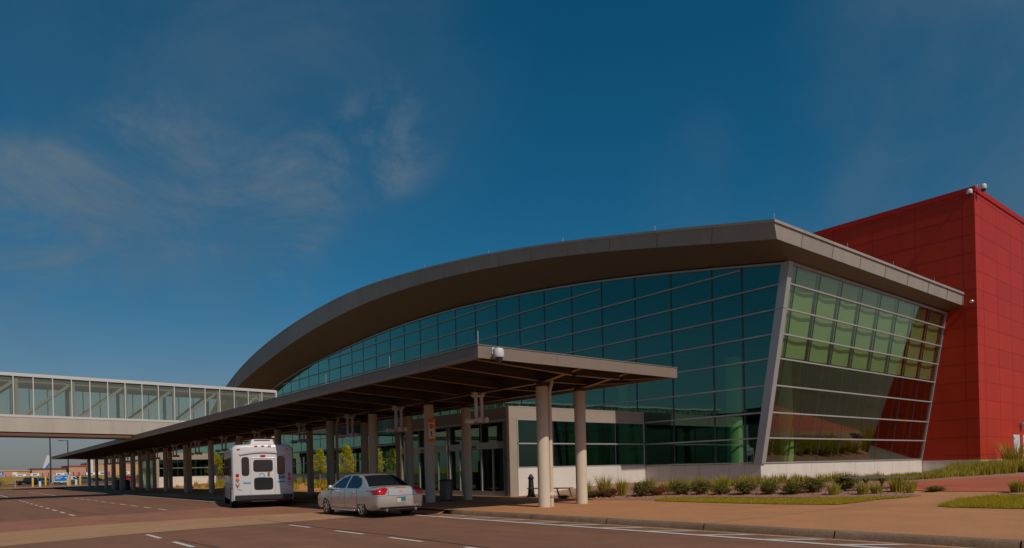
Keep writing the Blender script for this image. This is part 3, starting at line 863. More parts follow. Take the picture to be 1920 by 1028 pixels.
# ------------------------------------------------------------------ entrance vestibules
def vestibule(Y0, Y1, X0, name, label, ztop=4.68):
    t = wthing(name, (X0, Y0, .15), label, 'entrance')
    b = MB()
    # roof slab/header
    b.box(X0, Y0, 4.05, XG - .02, Y0 + .25, ztop)
    b.box(X0 + .25, Y0 + .25, 4.3, XG - .02, Y1, ztop - .06)
    b.box(X0 + .003, Y0 + .003, .15, X0 + .5, Y0 + .25, 4.05)
    b.build('wall', 'vpanel', t, bevel=.01)
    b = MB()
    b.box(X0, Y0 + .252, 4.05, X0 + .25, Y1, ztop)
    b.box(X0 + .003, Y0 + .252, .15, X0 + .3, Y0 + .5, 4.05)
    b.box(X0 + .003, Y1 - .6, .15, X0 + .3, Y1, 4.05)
    b.build('door_wall', 'vpanel_shade', t, bevel=.01)
    b = MB()
    b.box(X0 - .003, Y0 + .25, 3.98, X0 + .03, Y1, 4.05)
    b.box(X0 + .5, Y0 - .012, ztop - .045, XG - .02, Y0 + .1, ztop + .02)
    b.box(X0 + .5, Y0 - .006, 4.0, XG - .02, Y0 + .05, 4.06)
    b.build('trim', 'alum', t)
    b = MB()
    b.box(X0 + .5, Y0 - .03, .1, XG - .02, Y0 + .2, 1.55)
    b.build('base_wall', 'base', t, bevel=.01)
    b = MB()
    for xj in (24.2, 26.9, 29.4): b.box(xj, Y0 - .034, .2, xj + .015, Y0, 1.54)
    b.box(X0 - .003, Y0 + .002, 2.0, X0, Y0 + .5, 2.02)
    b.box(X0 - .004, Y0 + .24, .2, X0, Y0 + .26, ztop)
    for yj in (Y0 + 3.5, Y0 + 6.7): b.box(X0 - .003, yj, 4.06, X0, yj + .02, ztop - .02)
    build_each(b, 'panel_joint', 'mull', t)
    # windows in the sunny side
    b = MB(); b.box(X0 + .5, Y0 + .04, 1.6, XG - .05, Y0 + .06, 4.0)
    wn = b.build('window', 'vglass', t)
    f = MB()
    f.box(X0 + .5, Y0 - .02, 1.55, XG - .02, Y0 + .08, 1.63)
    f.box(X0 + .5, Y0 - .02, 2.78, XG - .02, Y0 + .08, 2.85)
    f.box(X0 + .5, Y0 - .02, 1.63, X0 + .57, Y0 + .08, 4.0)
    f.box(XG - .12, Y0 - .02, 1.63, XG - .04, Y0 + .08, 4.0)
    f.build('frame', 'alum', wn).location = (0, 0, 0)
    g = MB()
    for x in (X0 + 2.95, X0 + 5.35, X0 + 7.75): g.box(x - .025, Y0 + .005, 1.63, x + .025, Y0 + .15, 4.0)
    build_each(g, 'mullion', 'mull', wn)
    # doors
    L = Y1 - Y0 - 1.1
    for k in range(2):
        a = Y0 + .5 + k * L / 2; c = a + L / 2 - (.12 if k == 0 else 0)
        d = MB(); d.box(X0 + .12, a + .06, .2, X0 + .14, c - .06, 4.0)
        dr = d.build('door', 'vglass', t)
        f = MB()
        f.box(X0 + .05, a, .15, X0 + .2, a + .08, 4.0); f.box(X0 + .05, c - .08, .15, X0 + .2, c, 4.0)
        f.box(X0 + .04, a + .08, 2.6, X0 + .2, c - .08, 2.95)
        f.box(X0 + .05, a + .08, 3.93, X0 + .2, c - .08, 3.98)
        f.box(X0 + .06, a + .08, .16, X0 + .18, c - .08, .42)
        n_ = 5
        for j in range(1, n_):
            y_ = a + (c - a) * j / n_
            f.box(X0 + .07, y_ - .05, .42, X0 + .16, y_ + .05, 2.6)
            if j in (2, 3): f.box(X0 + .09, y_ - .02, 2.95, X0 + .16, y_ + .02, 3.93)
        f.build('frame', 'alum', dr).location = (0, 0, 0)
        s_ = MB(); s_.box(X0 - .02, (a + c) / 2 - .15, 2.72, X0 + .04, (a + c) / 2 + .15, 2.8)
        s_.build('sensor', 'black', dr).location = (0, 0, 0)
    b = MB()
    b.box(X0 + .4, Y0 + .4, .16, XG - .1, Y1 - .2, .18)
    b.build('floor', 'ifloor', t)
    b = MB()
    b.box(X0 + .3, Y1 - .2, .16, XG - .1, Y1 - .02, 4.3)
    b.box(X0 + 3.9, Y0 + 2.2, .18, X0 + 4.1, Y1 - .2, 4.3)
    b.box(X0 + .32, Y0 + .3, 4.2, XG - .1, Y1 - .2, 4.29)
    b.build('inner_wall', 'inter', t)
    return t
vestibule(26.8, 38.2, 21.55, 'entrance_vestibule', 'glazed entrance porch with sliding doors behind the canopy columns near the bench')
vestibule(105, 116, 21.55, 'entrance_vestibule', 'far entrance porch with white base seen past the left canopy columns', ztop=4.9)
# annex beyond the arched hall
an = wthing('annex_building', (31.85, 100, .5), 'low glazed wing continuing beyond the arched terminal roof', 'building')
b = MB(); b.box(31.9, 98.8, .3, 45, 140, 6.4); b.build('wall', 'inter', an)
b = MB(); b.box(31.84, 98.8, 1.5, 31.88, 140, 6.4); b.build('glass_wall', 'glass', an)
b = MB()
for z in (1.5, 2.8, 4.08, 5.4, 6.4): b.box(31.76, 98.8, z - .05, 31.838, 140, z + .05)
build_each(b, 'mullion', 'alum', an)
b = MB(); b.box(31.8, 98.8, .2, 31.89, 140, 1.44); b.build('base_wall', 'base', an)

# ------------------------------------------------------------------ red building
rb = wthing('red_building', (52, 15.7, .5), 'tall windowless red panel building on a white base at the right', 'building')
RX, RY, RZ = 52.0, 15.75, 19.2
b = MB(); b.box(RX, RY, 1.43, 92, 62, RZ - .02); b.build('wall', 'red', rb)
b = MB(); b.box(RX + .02, RY + .02, .0, 91.9, 61.9, 1.43); b.build('base_wall', 'base', rb)
b = MB()
b.box(RX - .07, RY - .07, RZ - .3, RX + .02, 62, RZ + .04)
b.box(RX + .02, RY - .07, RZ - .3, 92, RY - .001, RZ + .04)
b.box(RX, RY, RZ - .02, 92, 62, RZ + .02)
b.build('parapet', 'redtrim', rb)
b = MB()
zs = [18.61 - 1.205 * i for i in range(15)]
for z in zs:
    if z < 1.6: continue
    b.box(RX - .006, RY - .006, z - .011, RX + .01, 61.9, z + .011)
    b.box(RX + .01, RY - .006, z - .011, 91.9, RY + .01, z + .011)
x = 53.3
while x < 90:
    b.box(x - .011, RY - .005, 1.45, x + .011, RY + .01, RZ - .3); x += 2.86
y_ = 16.45
k = 0
while y_ < 60:
    b.box(RX - .005, y_ - .011, 1.45, RX + .01, y_ + .011, RZ - .3); y_ += 2.86
build_each(b, 'panel_joint', 'redgap', rb)
for x0, x1 in ((58.67, 60.03), (60.82, 62.2)):
    b = MB(); b.box(x0, RY - .05, .45, x1, RY + .01, 3.14)
    d = b.build('door', 'white', rb, bevel=.01)
    b = MB()
    for z in (.9, 1.9, 2.8): b.box(x0 + .02 if x0 < 60 else x1 - .08, RY - .085, z, x0 + .08 if x0 < 60 else x1 - .02, RY - .045, z + .14)
    b.box(x1 - .16, RY - .12, 1.4, x1 - .1, RY - .04, 1.55)
    o = b.build('handle', 'dgrey', d); o.location = (0, 0, 0)
b = MB(); b.box(60.15, RY - .25, 3.85, 60.75, RY - .001, 4.05); b.box(60.25, RY - .4, 3.75, 60.65, RY - .2, 3.95)
tag(b.build('wall_lamp', 'silver', None, bevel=.02), 'grey wall lamp above the white doors of the red building', 'lamp')
b = MB(); b.box(57.6, RY - .09, 1.65, 57.85, RY - .001, 1.8)
b.build('socket_box', 'dgrey', rb)

# ------------------------------------------------------------------ canopy
CX0, CX1, CY0, CY1 = 11.82, 20.98, 16.04, 128.0
CB, CT = 4.76, 5.13
cn = wthing('bus_canopy', (16.3, 18.4, .15), 'long flat steel bus canopy on round concrete columns along the kerb', 'canopy')
b = MB()
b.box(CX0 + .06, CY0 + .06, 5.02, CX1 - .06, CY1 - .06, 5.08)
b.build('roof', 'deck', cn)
b = MB()
y_ = CY0 + .1
while y_ < 40:       # ribs of the metal deck
    b.box(CX0 + .1, y_, 4.985, CX1 - .1, y_ + .06, 5.02); y_ += .2
b.build('deck_rib', 'deck', cn)
b = MB()
b.box(CX0, CY0, CB, CX0 + .06, CY1, CT); b.box(CX1 - .06, CY0, CB + .02, CX1, CY1, CT)
b.box(CX0 + .06, CY0, CB, CX1 - .06, CY0 + .06, CT); b.box(CX0 + .06, CY1 - .06, CB, CX1 - .06, CY1, CT)
b.box(CX0 + .06, CY0 + .06, CB, CX0 + .16, CY1 - .06, CB + .02)
b.box(CX0 - .02, CY0 - .02, CT, CX0 + .12, CY1 + .02, CT + .025); b.box(CX0 + .12, CY0 - .02, CT, CX1 + .02, CY0 + .12, CT + .025)
b.build('fascia', 'canopy', cn, bevel=.004)
b = MB()
y_ = CY0 + 3.2
while y_ < CY1:
    b.box(CX0 - .003, y_, CB + .01, CX0 + .01, y_ + .012, CT - .01); y_ += 4.0
b.box(18.1, CY0 - .003, CB + .01, 18.112, CY0 + .01, CT - .01); b.box(14.9, CY0 - .003, CB + .01, 14.912, CY0 + .01, CT - .01)
build_each(b, 'fascia_joint', 'inter', cn)
COLY = [18.37, 25.9, 31.1, 36.15, 44.1, 51.8, 59.1, 66.9, 74.6, 82.6, 90.4, 98.0, 103.5, 109.1, 117, 124.2]
GX = (16.3, 18.62)
# tapered I beams across
def ibeam(b, p, q, h0, h1, w_=.16, t_=.02):
    """top at z given by p/q, depth h0 at p, h1 at q"""
    p = Vector(p); q = Vector(q)
    d = (q - p); d.z = 0; d.normalize(); r = Vector((-d.y, d.x, 0))
    def slab(za0, zb0, za1, zb1, ww):
        a = r * ww / 2
        b.hexa([(p - a) + Vector((0, 0, za0)), (p + a) + Vector((0, 0, za0)), (q + a) + Vector((0, 0, za1)), (q - a) + Vector((0, 0, za1)),
                (p - a) + Vector((0, 0, zb0)), (p + a) + Vector((0, 0, zb0)), (q + a) + Vector((0, 0, zb1)), (q - a) + Vector((0, 0, zb1))])
    b.use(M['web_shade']); slab(-h0, 0, -h1, 0, t_)
    b.use(M['steel']); slab(-h0 - t_, -h0, -h1 - t_, -h1, w_)
beams = []
y_ = CY0 + 2.33 - 1.3
yb = []
for a, c in zip([CY0 - 1.0] + COLY, COLY + [CY1]):
    n_ = max(2, round((c - a) / 2.6))
    for i in range(n_): yb.append(a + (c - a) * i / n_)
yb = [v for v in yb if v > CY0 + .5]
for v in yb:
    b = MB()
    oncol = min(abs(v - c) for c in COLY) < .05
    ibeam(b, (CX0 + .07, v, 4.98), (GX[0] - .1, v, 4.98), .12, .34, .13)
    ibeam(b, (GX[0] + .1, v, 4.98), (GX[1] - .1, v, 4.98), .34, .34, .13)
    ibeam(b, (CX1 - .07, v, 4.98), (GX[1] + .1, v, 4.98), .12, .34, .13)
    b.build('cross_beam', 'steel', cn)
for gx in GX:
    b = MB()
    ibeam(b, (gx, CY0 + .07, 4.975), (gx, COLY[0], 4.975), .1, .40, .2)
    ibeam(b, (gx, COLY[0], 4.975), (gx, CY1 - 3, 4.975), .40, .40, .2)
    b.build('girder', 'steel', cn)
col_me = None
for gi, gx in enumerate(GX):
    for cy in COLY:
        yy = cy + (.45 if gi else 0)
        if col_me is None:
            b = MB(); b.lathe([(.222, 0), (.222, .01), (.216, .03), (.214, 4.26), (.208, 4.28)], (0, 0, 0), 32)
            o = b.build('column', 'column', cn, smooth=True)
            b2 = MB(); b2.lathe([(.2, 4.28), (.2, 4.42)], (0, 0, 0), 24); b2.box(-.2, -.2, 4.42, .2, .2, 4.44)
            c2 = b2.build('column_cap', 'cap', o, smooth=True)
            col_me = (o, c2)
        else:
            o = col_me[0].copy(); COL.objects.link(o); c2 = col_me[1].copy(); COL.objects.link(c2); c2.parent = o
        o.location = Vector((gx, yy, zg(gx, yy) - .0)) - cn.location
# downspouts
for (x, y_, off) in ((16.3, 18.37, (.32, -.04)), (16.3, 36.15, (.40, .0)), (16.3, 66.9, (.4, 0))):
    b = MB()
    px_, py_ = x + off[0], y_ + off[1]
    z0 = zg(x, y_)
    b.tube([(px_ + .08, py_ - .03, 4.7), (px_ + .08, py_ - .03, 4.55), (px_ + .03, py_, 4.38), (px_, py_, 4.25), (px_, py_, z0)], .075, 14)
    b.tube([(px_, py_, 1.55), (px_, py_, 1.62)], .085, 14)
    b.tube([(px_, py_, 3.2), (px_, py_, 3.26)], .085, 14)
    b.sphere((px_, py_, z0 + .42), .13, 14)
    b.tube([(px_, py_ + .02, z0 + .42), (px_ + .13, py_ - .14, z0 + .42)], .085, 12)
    b.build('downspout', 'column', cn, smooth=True)
for y_ in (16.1, 21.3, 26.6, 38, 50, 62, 74, 90):
    MB().tube([(CX0 + .05, y_, CT), (CX0 + .05, y_, CT + .42)], .014, 6).build('lightning_rod', 'silver', cn)

# hanging floodlight brackets between the columns
def hanging():
    t = empty('hanging_light', (0, 0, 0))
    b = MB()
    b.box(-.2, -.05, -.1, .2, .05, -.02)
    b.box(-.19, -.05, -.98, -.09, .05, -.1); b.box(.09, -.05, -.98, .19, .05, -.1)
    b.box(-.34, -.05, -1.08, .3, .05, -.98)
    b.build('bracket', 'white', t, bevel=.006)
    b = MB(); b.tube([(-.16, .0, .06), (-.3, .0, -.08)], .07, 10); b.tube([(.16, 0, .04), (.26, 0, -.04)], .05, 10); b.box(-.3, -.08, .03, .3, .08, .07)
    b.build('mount', 'white', t)
    for x in (-.02, .28):
        b = MB(); b.lathe([(.06, .1), (.1, .08), (.12, 0), (.12, -.12), (.1, -.14)], (x, 0, -1.0), 18, 'Y')
        h_ = b.build('lamp_head', 'white', t, smooth=True)
        b = MB(); b.lathe([(.095, -.143), (.095, -.15)], (x, 0, -1.0), 18, 'Y'); b.build('lens', 'clear', h_)
    b = MB(); b.lathe([(.07, -.66), (.1, -.64), (.1, -.32), (.08, -.3)], (0, -.02, -1.06), 18, 'X')
    b.build('lamp_head', 'white', t, smooth=True)
    return t
hl = hanging()
hlab = ['nearest hanging floodlight bracket under the canopy front corner', 'second hanging floodlight bracket behind the nearest, beside the sign column',
        'third hanging floodlight bracket above the silver sedan', 'fourth hanging floodlight bracket just right of the bus roof',
        'fifth hanging floodlight bracket hidden partly behind the bus', 'sixth hanging floodlight bracket at the left edge of the bus',
        'seventh hanging floodlight bracket left of the bus', 'eighth hanging floodlight bracket before the far porch',
        'ninth hanging floodlight bracket deep under the canopy', 'tenth hanging floodlight bracket deep under the canopy',
        'eleventh hanging floodlight bracket deep under the canopy', 'twelfth hanging floodlight bracket deep under the canopy', 'thirteenth hanging floodlight bracket near the far canopy end']
for i in range(len(hlab)):
    o = hl if i == 0 else copy_tree(hl)
    yy = (COLY[i] + COLY[i + 1]) / 2
    o.location = (16.28, yy, 4.52)
    tag(o, hlab[i], 'floodlight', 'floodlights hanging under the canopy')

# dome cameras
def dome_camera(loc, rz, label, arm=.28, s=1.0):
    t = empty('security_camera', loc, rz); t.scale = (s, s, s)
    b = MB(); b.box(-.05, -.03, -.1, .05, 0, .1); b.box(-.035, -arm, .0, .035, -.03, .06)
    b.build('arm', 'white', t, bevel=.008)
    b = MB(); b.lathe([(.05, .04), (.12, .03), (.15, -.03), (.155, -.2), (.14, -.23)], (0, -arm, 0), 24)
    b.build('housing', 'white', t, smooth=True)
    b = MB(); b.lathe([(.115, -.231), (.115, -.27), (.09, -.33), (.05, -.36), (.01, -.37)], (0, -arm, 0), 24)
    b.build('dome', 'carglass', t, smooth=True)
    tag(t, label, 'security camera')
    return t
dome_camera((12.35, 16.03, 5.0), .0, 'white dome camera on the front corner of the canopy')
dome_camera((52.3, 15.68, 19.25), 0, 'white dome camera above the roof corner of the red building', s=1.2, arm=.3)
dome_camera((51.92, 15.9, 18.95), -PI / 2, 'white dome camera on the shaded side of the red building corner', s=1.1)
b = MB(); b.sphere((51.85, 16.0, 11.75), .13, 12); b.tube([(51.99, 16.0, 11.75), (51.85, 16.0, 11.75)], .05, 8)
tag(b.build('wall_lamp', 'silver', None, smooth=True), 'small round fixture on the shaded red wall beside the roof end', 'lamp')

# pedestrian sign on the third column
sg = empty('crossing_sign', (16.28, 25.9 - .23, 3.32), 0.62 * -1)
tag(sg, 'orange sign with red stop octagon and walking figure on a canopy column', 'sign')
sg.rotation_euler = (0, 0, -.35); sg.scale = (.72, .72, .72)
b = MB(); b.box(-.26, -.03, -.72, .26, 0, .74); b.build('panel', 'orange', sg, bevel=.01)
b = MB(); b.box(-.18, -.036, -.50, .18, -.03, .43); b.build('white_panel', 'signwhite', sg)
b = MB(); b.prism([(.155 * math.cos(PI / 8 + k * PI / 4), .24 + .155 * math.sin(PI / 8 + k * PI / 4)) for k in range(8)], -.042, -.036, 'Y'); b.build('octagon', 'signred', sg)
RXm = Matrix.Rotation(PI / 2, 4, 'X')
text_mesh('STOP', .115, 'signwhite', 'lettering', Matrix.Translation((0, -.0435, .24)) @ RXm, sg)
text_mesh('FOR', .07, 'black', 'lettering', Matrix.Translation((0, -.038, .03)) @ RXm, sg)
b = MB()
b.sphere((.0, -.04, -.09), .035, 10, (1, .2, 1))
for p, q, w_ in (((0, -.04, -.13), (-.005, -.04, -.28), .07), ((0, -.04, -.27), (-.07, -.04, -.45), .035), ((0, -.04, -.27), (.06, -.04, -.44), .035),
                ((0, -.04, -.14), (-.08, -.04, -.25), .025), ((0, -.04, -.14), (.08, -.04, -.24), .025)):
    b.bar(p, q, w_, .006, (0, 1, 0))
b.build('walking_figure', 'black', sg)
b = MB()
for z in (-.63, -.57): b.box(-.17, -.034, z - .015, .17, -.03, z + .015)
b.bar((-.16, -.032, .52), (.16, -.032, .68), .03, .006, (0, 1, 0)); b.bar((-.16, -.032, .6), (.1, -.032, .7), .02, .006, (0, 1, 0))
b.build('stripe', 'brown', sg)

# litter bin
t = wthing('litter_bin', (17.55, 26.55, .15), 'grey metal litter bin between two canopy columns by the doors', 'bin')
b = MB(); b.lathe([(.28, .17), (.3, .19), (.3, 1.02), (.29, 1.04)], (17.55, 26.55, 0), 28); b.build('body', 'bin', t, smooth=True)
b = MB(); b.lathe([(.31, 1.04), (.31, 1.09), (.24, 1.13), (.22, 1.13)], (17.55, 26.55, 0), 28); b.build('lid', 'dgrey', t, smooth=True)
# black post (ash urn)
t = wthing('ash_urn', (21.75, 25.45, .15), 'black cast post shaped ash urn standing by the porch wall', 'ash urn')
b = MB(); b.lathe([(.22, .15), (.22, .2), (.17, .26), (.14, .6), (.115, 1.0), (.15, 1.04), (.15, 1.1)], (21.75, 25.45, 0), 20); b.build('body', 'black', t, smooth=True)
b = MB(); b.lathe([(.15, 1.1), (.09, 1.16), (.08, 1.22), (.03, 1.26)], (21.75, 25.45, 0), 20); b.build('cap', 'black', t, smooth=True)
for (x, y_) in ((16.0, 92.5), (16.4, 100.5)):
    t = wthing('litter_bin', (x, y_, .15), 'dark litter bin among the far canopy columns, ' + ('nearer of two' if y_ < 95 else 'farther of two'), 'bin')
    b = MB(); b.lathe([(.3, .17), (.33, .19), (.33, 1.15), (.3, 1.2)], (x, y_, 0), 20); b.build('body', 'dgrey', t, smooth=True)
    b = MB(); b.lathe([(.31, 1.2), (.2, 1.32), (.05, 1.36)], (x, y_, 0), 20); b.build('lid', 'black', t, smooth=True)

# benches
def bench(pts, zs_, wd, legs, label, legh, seatm='dgrey', name='bench'):
    x0, y0 = pts[0]
    t = wthing(name, (x0, y0, zs_ - legh), label, 'bench')
    b = MB()
    nsl = 4
    for j in range(nsl):
        o_ = (j - (nsl - 1) / 2) * wd / nsl
        for (ax, ay), (bx, by) in zip(pts, pts[1:]):
            d = Vector((bx - ax, by - ay)).normalized(); r = Vector((d.y, -d.x)) * o_
            b.bar((ax + r.x, ay + r.y, zs_), (bx + r.x, by + r.y, zs_), wd / nsl * .82, .035)
    b.build('seat', seatm, t)
    for (lx, ly, ang) in legs:
        b = MB()
        d = Vector((math.cos(ang), math.sin(ang), 0))
        p = Vector((lx, ly, zs_ - .02))
        b.bar(p + d * -.17, p + d * -.02 - Vector((0, 0, .2)), .05, .05); b.bar(p + d * .17, p + d * .02 - Vector((0, 0, .2)), .05, .05)
        b.bar(p - Vector((0, 0, .17)), p - Vector((0, 0, legh)), .07, .07)
        b.bar(p + d * -.2 - Vector((0, 0, .02)), p + d * .2 - Vector((0, 0, .02)), .04, .04)
        b.build('leg', seatm, t)
    return t
bench([(25.6, 12.15), (26.35, 11.55), (27.2, 11.0), (27.85, 10.6)] if False else [(25.75, 12.0), (26.45, 11.35), (27.25, 10.75), (27.75, 10.42)], .88, .4,
      [(26.6, 11.22, .9), (27.1, 10.87, .9)], 'long backless grey bench on forked legs beside the red plaza', .42, 'benchm')
bench([(26.1, 12.6), (27.1, 12.35), (27.95, 12.0)], .90, .36, [(26.5, 12.5, 1.2), (27.5, 12.2, 1.2)], 'second backless grey bench behind the long one by the tall grass', .42, 'benchm')
t = wthing('bench', (21.9, 24.3, .15), 'dark backless bench in front of the white porch wall', 'bench')
b = MB(); b.bar((21.42, 25.25, .58), (22.36, 23.25, .58), .4, .05); b.build('seat', 'bin', t, bevel=.01)
for f_ in (.08, .36, .66, .94):
    x, y_ = 21.42 + .94 * f_, 25.25 - 2.0 * f_
    b = MB()
    s_ = -.12 if f_ < .5 else .12
    b.bar((x, y_, .56), (x + s_ * .4, y_ - s_, .15), .05, .05); b.build('leg', 'bin', t)

# ------------------------------------------------------------------ skybridge
sb = wthing('skybridge', (10, 68, 5.2), 'enclosed glass skybridge crossing high over the road at the left', 'skybridge')
SL = -.0135
BY0, BY1 = 66.0, 70.0
BX0, BX1 = -34.0, 24.3
def zz_(x, z): return z + SL * (x - 3.0)
def slab(b, x0, x1, y0, y1, z0, z1):
    b.hexa([(x0, y0, zz_(x0, z0)), (x1, y0, zz_(x1, z0)), (x1, y1, zz_(x1, z0)), (x0, y1, zz_(x0, z0)),
            (x0, y0, zz_(x0, z1)), (x1, y0, zz_(x1, z1)), (x1, y1, zz_(x1, z1)), (x0, y1, zz_(x0, z1))])
bxs = [3.72 + 1.2825 * i for i in range(-29, 17)]
b = MB(); slab(b, BX0, BX1, BY0, BY0 + .1, 5.37, 6.52); slab(b, BX0, BX1, BY1 - .1, BY1, 5.37, 6.52); b.build('side_panel', 'bwhite', sb)
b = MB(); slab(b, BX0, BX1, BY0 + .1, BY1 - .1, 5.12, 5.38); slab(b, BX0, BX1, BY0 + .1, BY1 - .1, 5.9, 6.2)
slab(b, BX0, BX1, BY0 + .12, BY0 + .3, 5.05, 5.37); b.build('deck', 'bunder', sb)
b = MB(); slab(b, BX0, BX1, BY0 - .03, BY0 + .12, 6.52, 6.7); slab(b, BX0, BX1, BY0 - .03, BY0 + .12, 9.72, 9.93)
slab(b, BX0, BX1, BY1 - .12, BY1 + .03, 6.52, 6.7); slab(b, BX0, BX1, BY1 - .12, BY1 + .03, 9.72, 9.93)
for x in bxs:
    if BX0 < x < BX1: slab(b, x - .035, x + .035, BY0 - .02, BY0 + .06, 6.7, 9.72); slab(b, x - .035, x + .035, BY1 - .06, BY1 + .02, 6.7, 9.72)
b.build('frame', 'btrim', sb)
b = MB(); slab(b, BX0, BX1, BY0 + .065, BY0 + .08, 6.7, 9.72); slab(b, BX0, BX1, BY1 - .08, BY1 - .065, 6.7, 9.72); b.build('glazing', 'bglass', sb)
b = MB()
slab(b, BX0, BX1, BY0 + .3, BY1 - .3, 9.3, 9.6)
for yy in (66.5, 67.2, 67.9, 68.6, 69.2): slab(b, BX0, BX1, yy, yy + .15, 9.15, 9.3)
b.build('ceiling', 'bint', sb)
b = MB(); slab(b, BX0, BX1, BY0 + .0, BY1, 9.93, 9.97); b.build('roof', 'btrim', sb)
b = MB()
x = 4.2 - 3.78 * 10
while x < 22:
    for yy in (BY0 + .25, BY1 - .25):
        b.bar((x, yy, zz_(x, 6.55)), (x + 3.2, yy, zz_(x, 9.2)), .16, .2)
        b.bar((x + 3.5, yy, zz_(x, 6.2)), (x + 3.5, yy, zz_(x, 9.5)), .22, .2)
    x += 3.78
build_each(b, 'truss_member', 'bint', sb)
b = MB()
for x in bxs:
    if BX0 < x < BX1: slab(b, x - .006, x + .006, BY0 - .004, BY0, 5.4, 6.5)
build_each(b, 'panel_joint', 'vpanel', sb)
b = MB(); b.box(BX1, BY0 + .3, 5.6, XG + .5, BY1 - .3, 9.1)
b.build('link', 'mull', sb)
b = MB(); b.box(BX1 - .06, BY0 - .02, 6.2, BX1 + .1, BY1 + .02, 9.65); b.build('end_frame', 'btrim', sb)
b = MB(); b.tube([(20.2, 66.6, 9.1), (22.6, 66.6, 8.9), (22.9, 66.6, 8.7), (22.9, 66.6, 7.7)], .13, 12)
b.build('duct', 'icol', sb, smooth=True)
# support piers outside the frame at left
for x in (-20,):
    b = MB(); b.tube([(x, 67, 0), (x, 67, 5.3)], .4, 20); b.build('pier', 'column', sb, smooth=True)

# ------------------------------------------------------------------ vehicles
from mathutils.bvhtree import BVHTree
M['dash'] = mat('dark_trim', (.012, .012, .012), .6)
def cr(tab, y):        # smooth (monotone-ish) interpolation of a table of tuples
    n = len(tab)
    if y <= tab[0][0]: return tab[0][1:]
    if y >= tab[-1][0]: return tab[-1][1:]
    for i in range(n - 1):
        if y <= tab[i + 1][0]:
            t = (y - tab[i][0]) / (tab[i + 1][0] - tab[i][0])
            p0 = tab[max(0, i - 1)]; p1 = tab[i]; p2 = tab[i + 1]; p3 = tab[min(n - 1, i + 2)]
            r = []
            for k in range(1, len(p1)):
                d = p2[0] - p1[0]
                m1 = (p2[k] - p0[k]) / max(1e-6, p2[0] - p0[0]) * d
                m2 = (p3[k] - p1[k]) / max(1e-6, p3[0] - p1[0]) * d
                dd = p2[k] - p1[k]
                for_ = lambda m: 0 if dd * m <= 0 else (min(abs(m), 3 * abs(dd)) * (1 if m > 0 else -1))
                m1, m2 = for_(m1), for_(m2)
                r.append((2 * t ** 3 - 3 * t * t + 1) * p1[k] + (t ** 3 - 2 * t * t + t) * m1 + (-2 * t ** 3 + 3 * t * t) * p2[k] + (t ** 3 - t * t) * m2)
            return tuple(r)
def inpoly(x, y, P):
    c = False; j = len(P) - 1
    for i in range(len(P)):
        if (P[i][1] > y) != (P[j][1] > y) and x < (P[j][0] - P[i][0]) * (y - P[i][1]) / (P[j][1] - P[i][1]) + P[i][0]: c = not c
        j = i
    return c
def patch(bvh, poly, axis, name, m, parent, off=.005, step=.018, sgn=1, thick=0):
    """surface patch: polygon in the view along axis, ray-cast on the body. axis 'Y' rear view (x,z); 'X' side view (y,z), sgn = side; 'Z' top view (x,y)"""
    x0 = min(p[0] for p in poly); x1 = max(p[0] for p in poly); z0 = min(p[1] for p in poly); z1 = max(p[1] for p in poly)
    nx = max(1, int(math.ceil((x1 - x0) / step))); nz = max(1, int(math.ceil((z1 - z0) / step)))
    idx = {}; b = MB(); vs = []; fs = []
    def vert(i, j):
        if (i, j) in idx: return idx[(i, j)]
        u = x0 + (x1 - x0) * i / nx; v = z0 + (z1 - z0) * j / nz
        if axis == 'Y': o = Vector((u, -3 * sgn + (8 if sgn < 0 else 0), v)); d = Vector((0, sgn, 0))
        elif axis == 'X': o = Vector((3 * sgn, u, v)); d = Vector((-sgn, 0, 0))
        else: o = Vector((u, v, 5)); d = Vector((0, 0, -1))
        h_ = bvh.ray_cast(o, d)
        r = None
        if h_[0] is not None:
            nn = h_[1] if h_[1].dot(d) < 0 else -h_[1]
            p = h_[0] + nn * off; r = len(vs); vs.append(p)
        idx[(i, j)] = r
        return r
    for i in range(nx):
        for j in range(nz):
            if inpoly(x0 + (x1 - x0) * (i + .5) / nx, z0 + (z1 - z0) * (j + .5) / nz, poly):
                q = [vert(i, j), vert(i + 1, j), vert(i + 1, j + 1), vert(i, j + 1)]
                if None not in q: fs.append(q)
    b.add(vs, fs)
    return b.build(name, m, parent, smooth=True)
def wheel(parent, c, r, wd, side, rim='silver', spokes=5):
    b = MB(); x = c[0]
    pr = [(r * .62, -wd / 2), (r * .9, -wd / 2), (r * .985, -wd * .38), (r, -wd * .2), (r, wd * .2), (r * .985, wd * .38), (r * .9, wd / 2), (r * .62, wd / 2)]
    b.lathe(pr, c, 32, 'X')
    o = b.build('wheel', 'rubber', parent, smooth=True)
    b = MB(); xo = side * wd * .5
    b.lathe([(r * .64, xo - side * .03), (r * .66, xo + side * .004), (r * .60, xo + side * .006), (r * .57, xo - side * .05)], c, 28, 'X')
    for k in range(spokes):
        a = 2 * PI * k / spokes + .3
        p = Vector((c[0] + xo - side * .012, c[1], c[2])); q = p + Vector((0, math.cos(a), math.sin(a))) * r * .6
        b.bar(p, q, r * .17, .03, (1, 0, 0))
    b.lathe([(r * .16, xo - side * .03), (r * .16, xo + side * .01), (r * .08, xo + side * .014)], c, 14, 'X')
    b.build('rim', rim, o, smooth=False)
    b = MB(); b.lathe([(r * .6, xo - side * .06), (r * .6, xo - side * .055)], c, 24, 'X'); b.build('brake', 'dash', o)
    return o

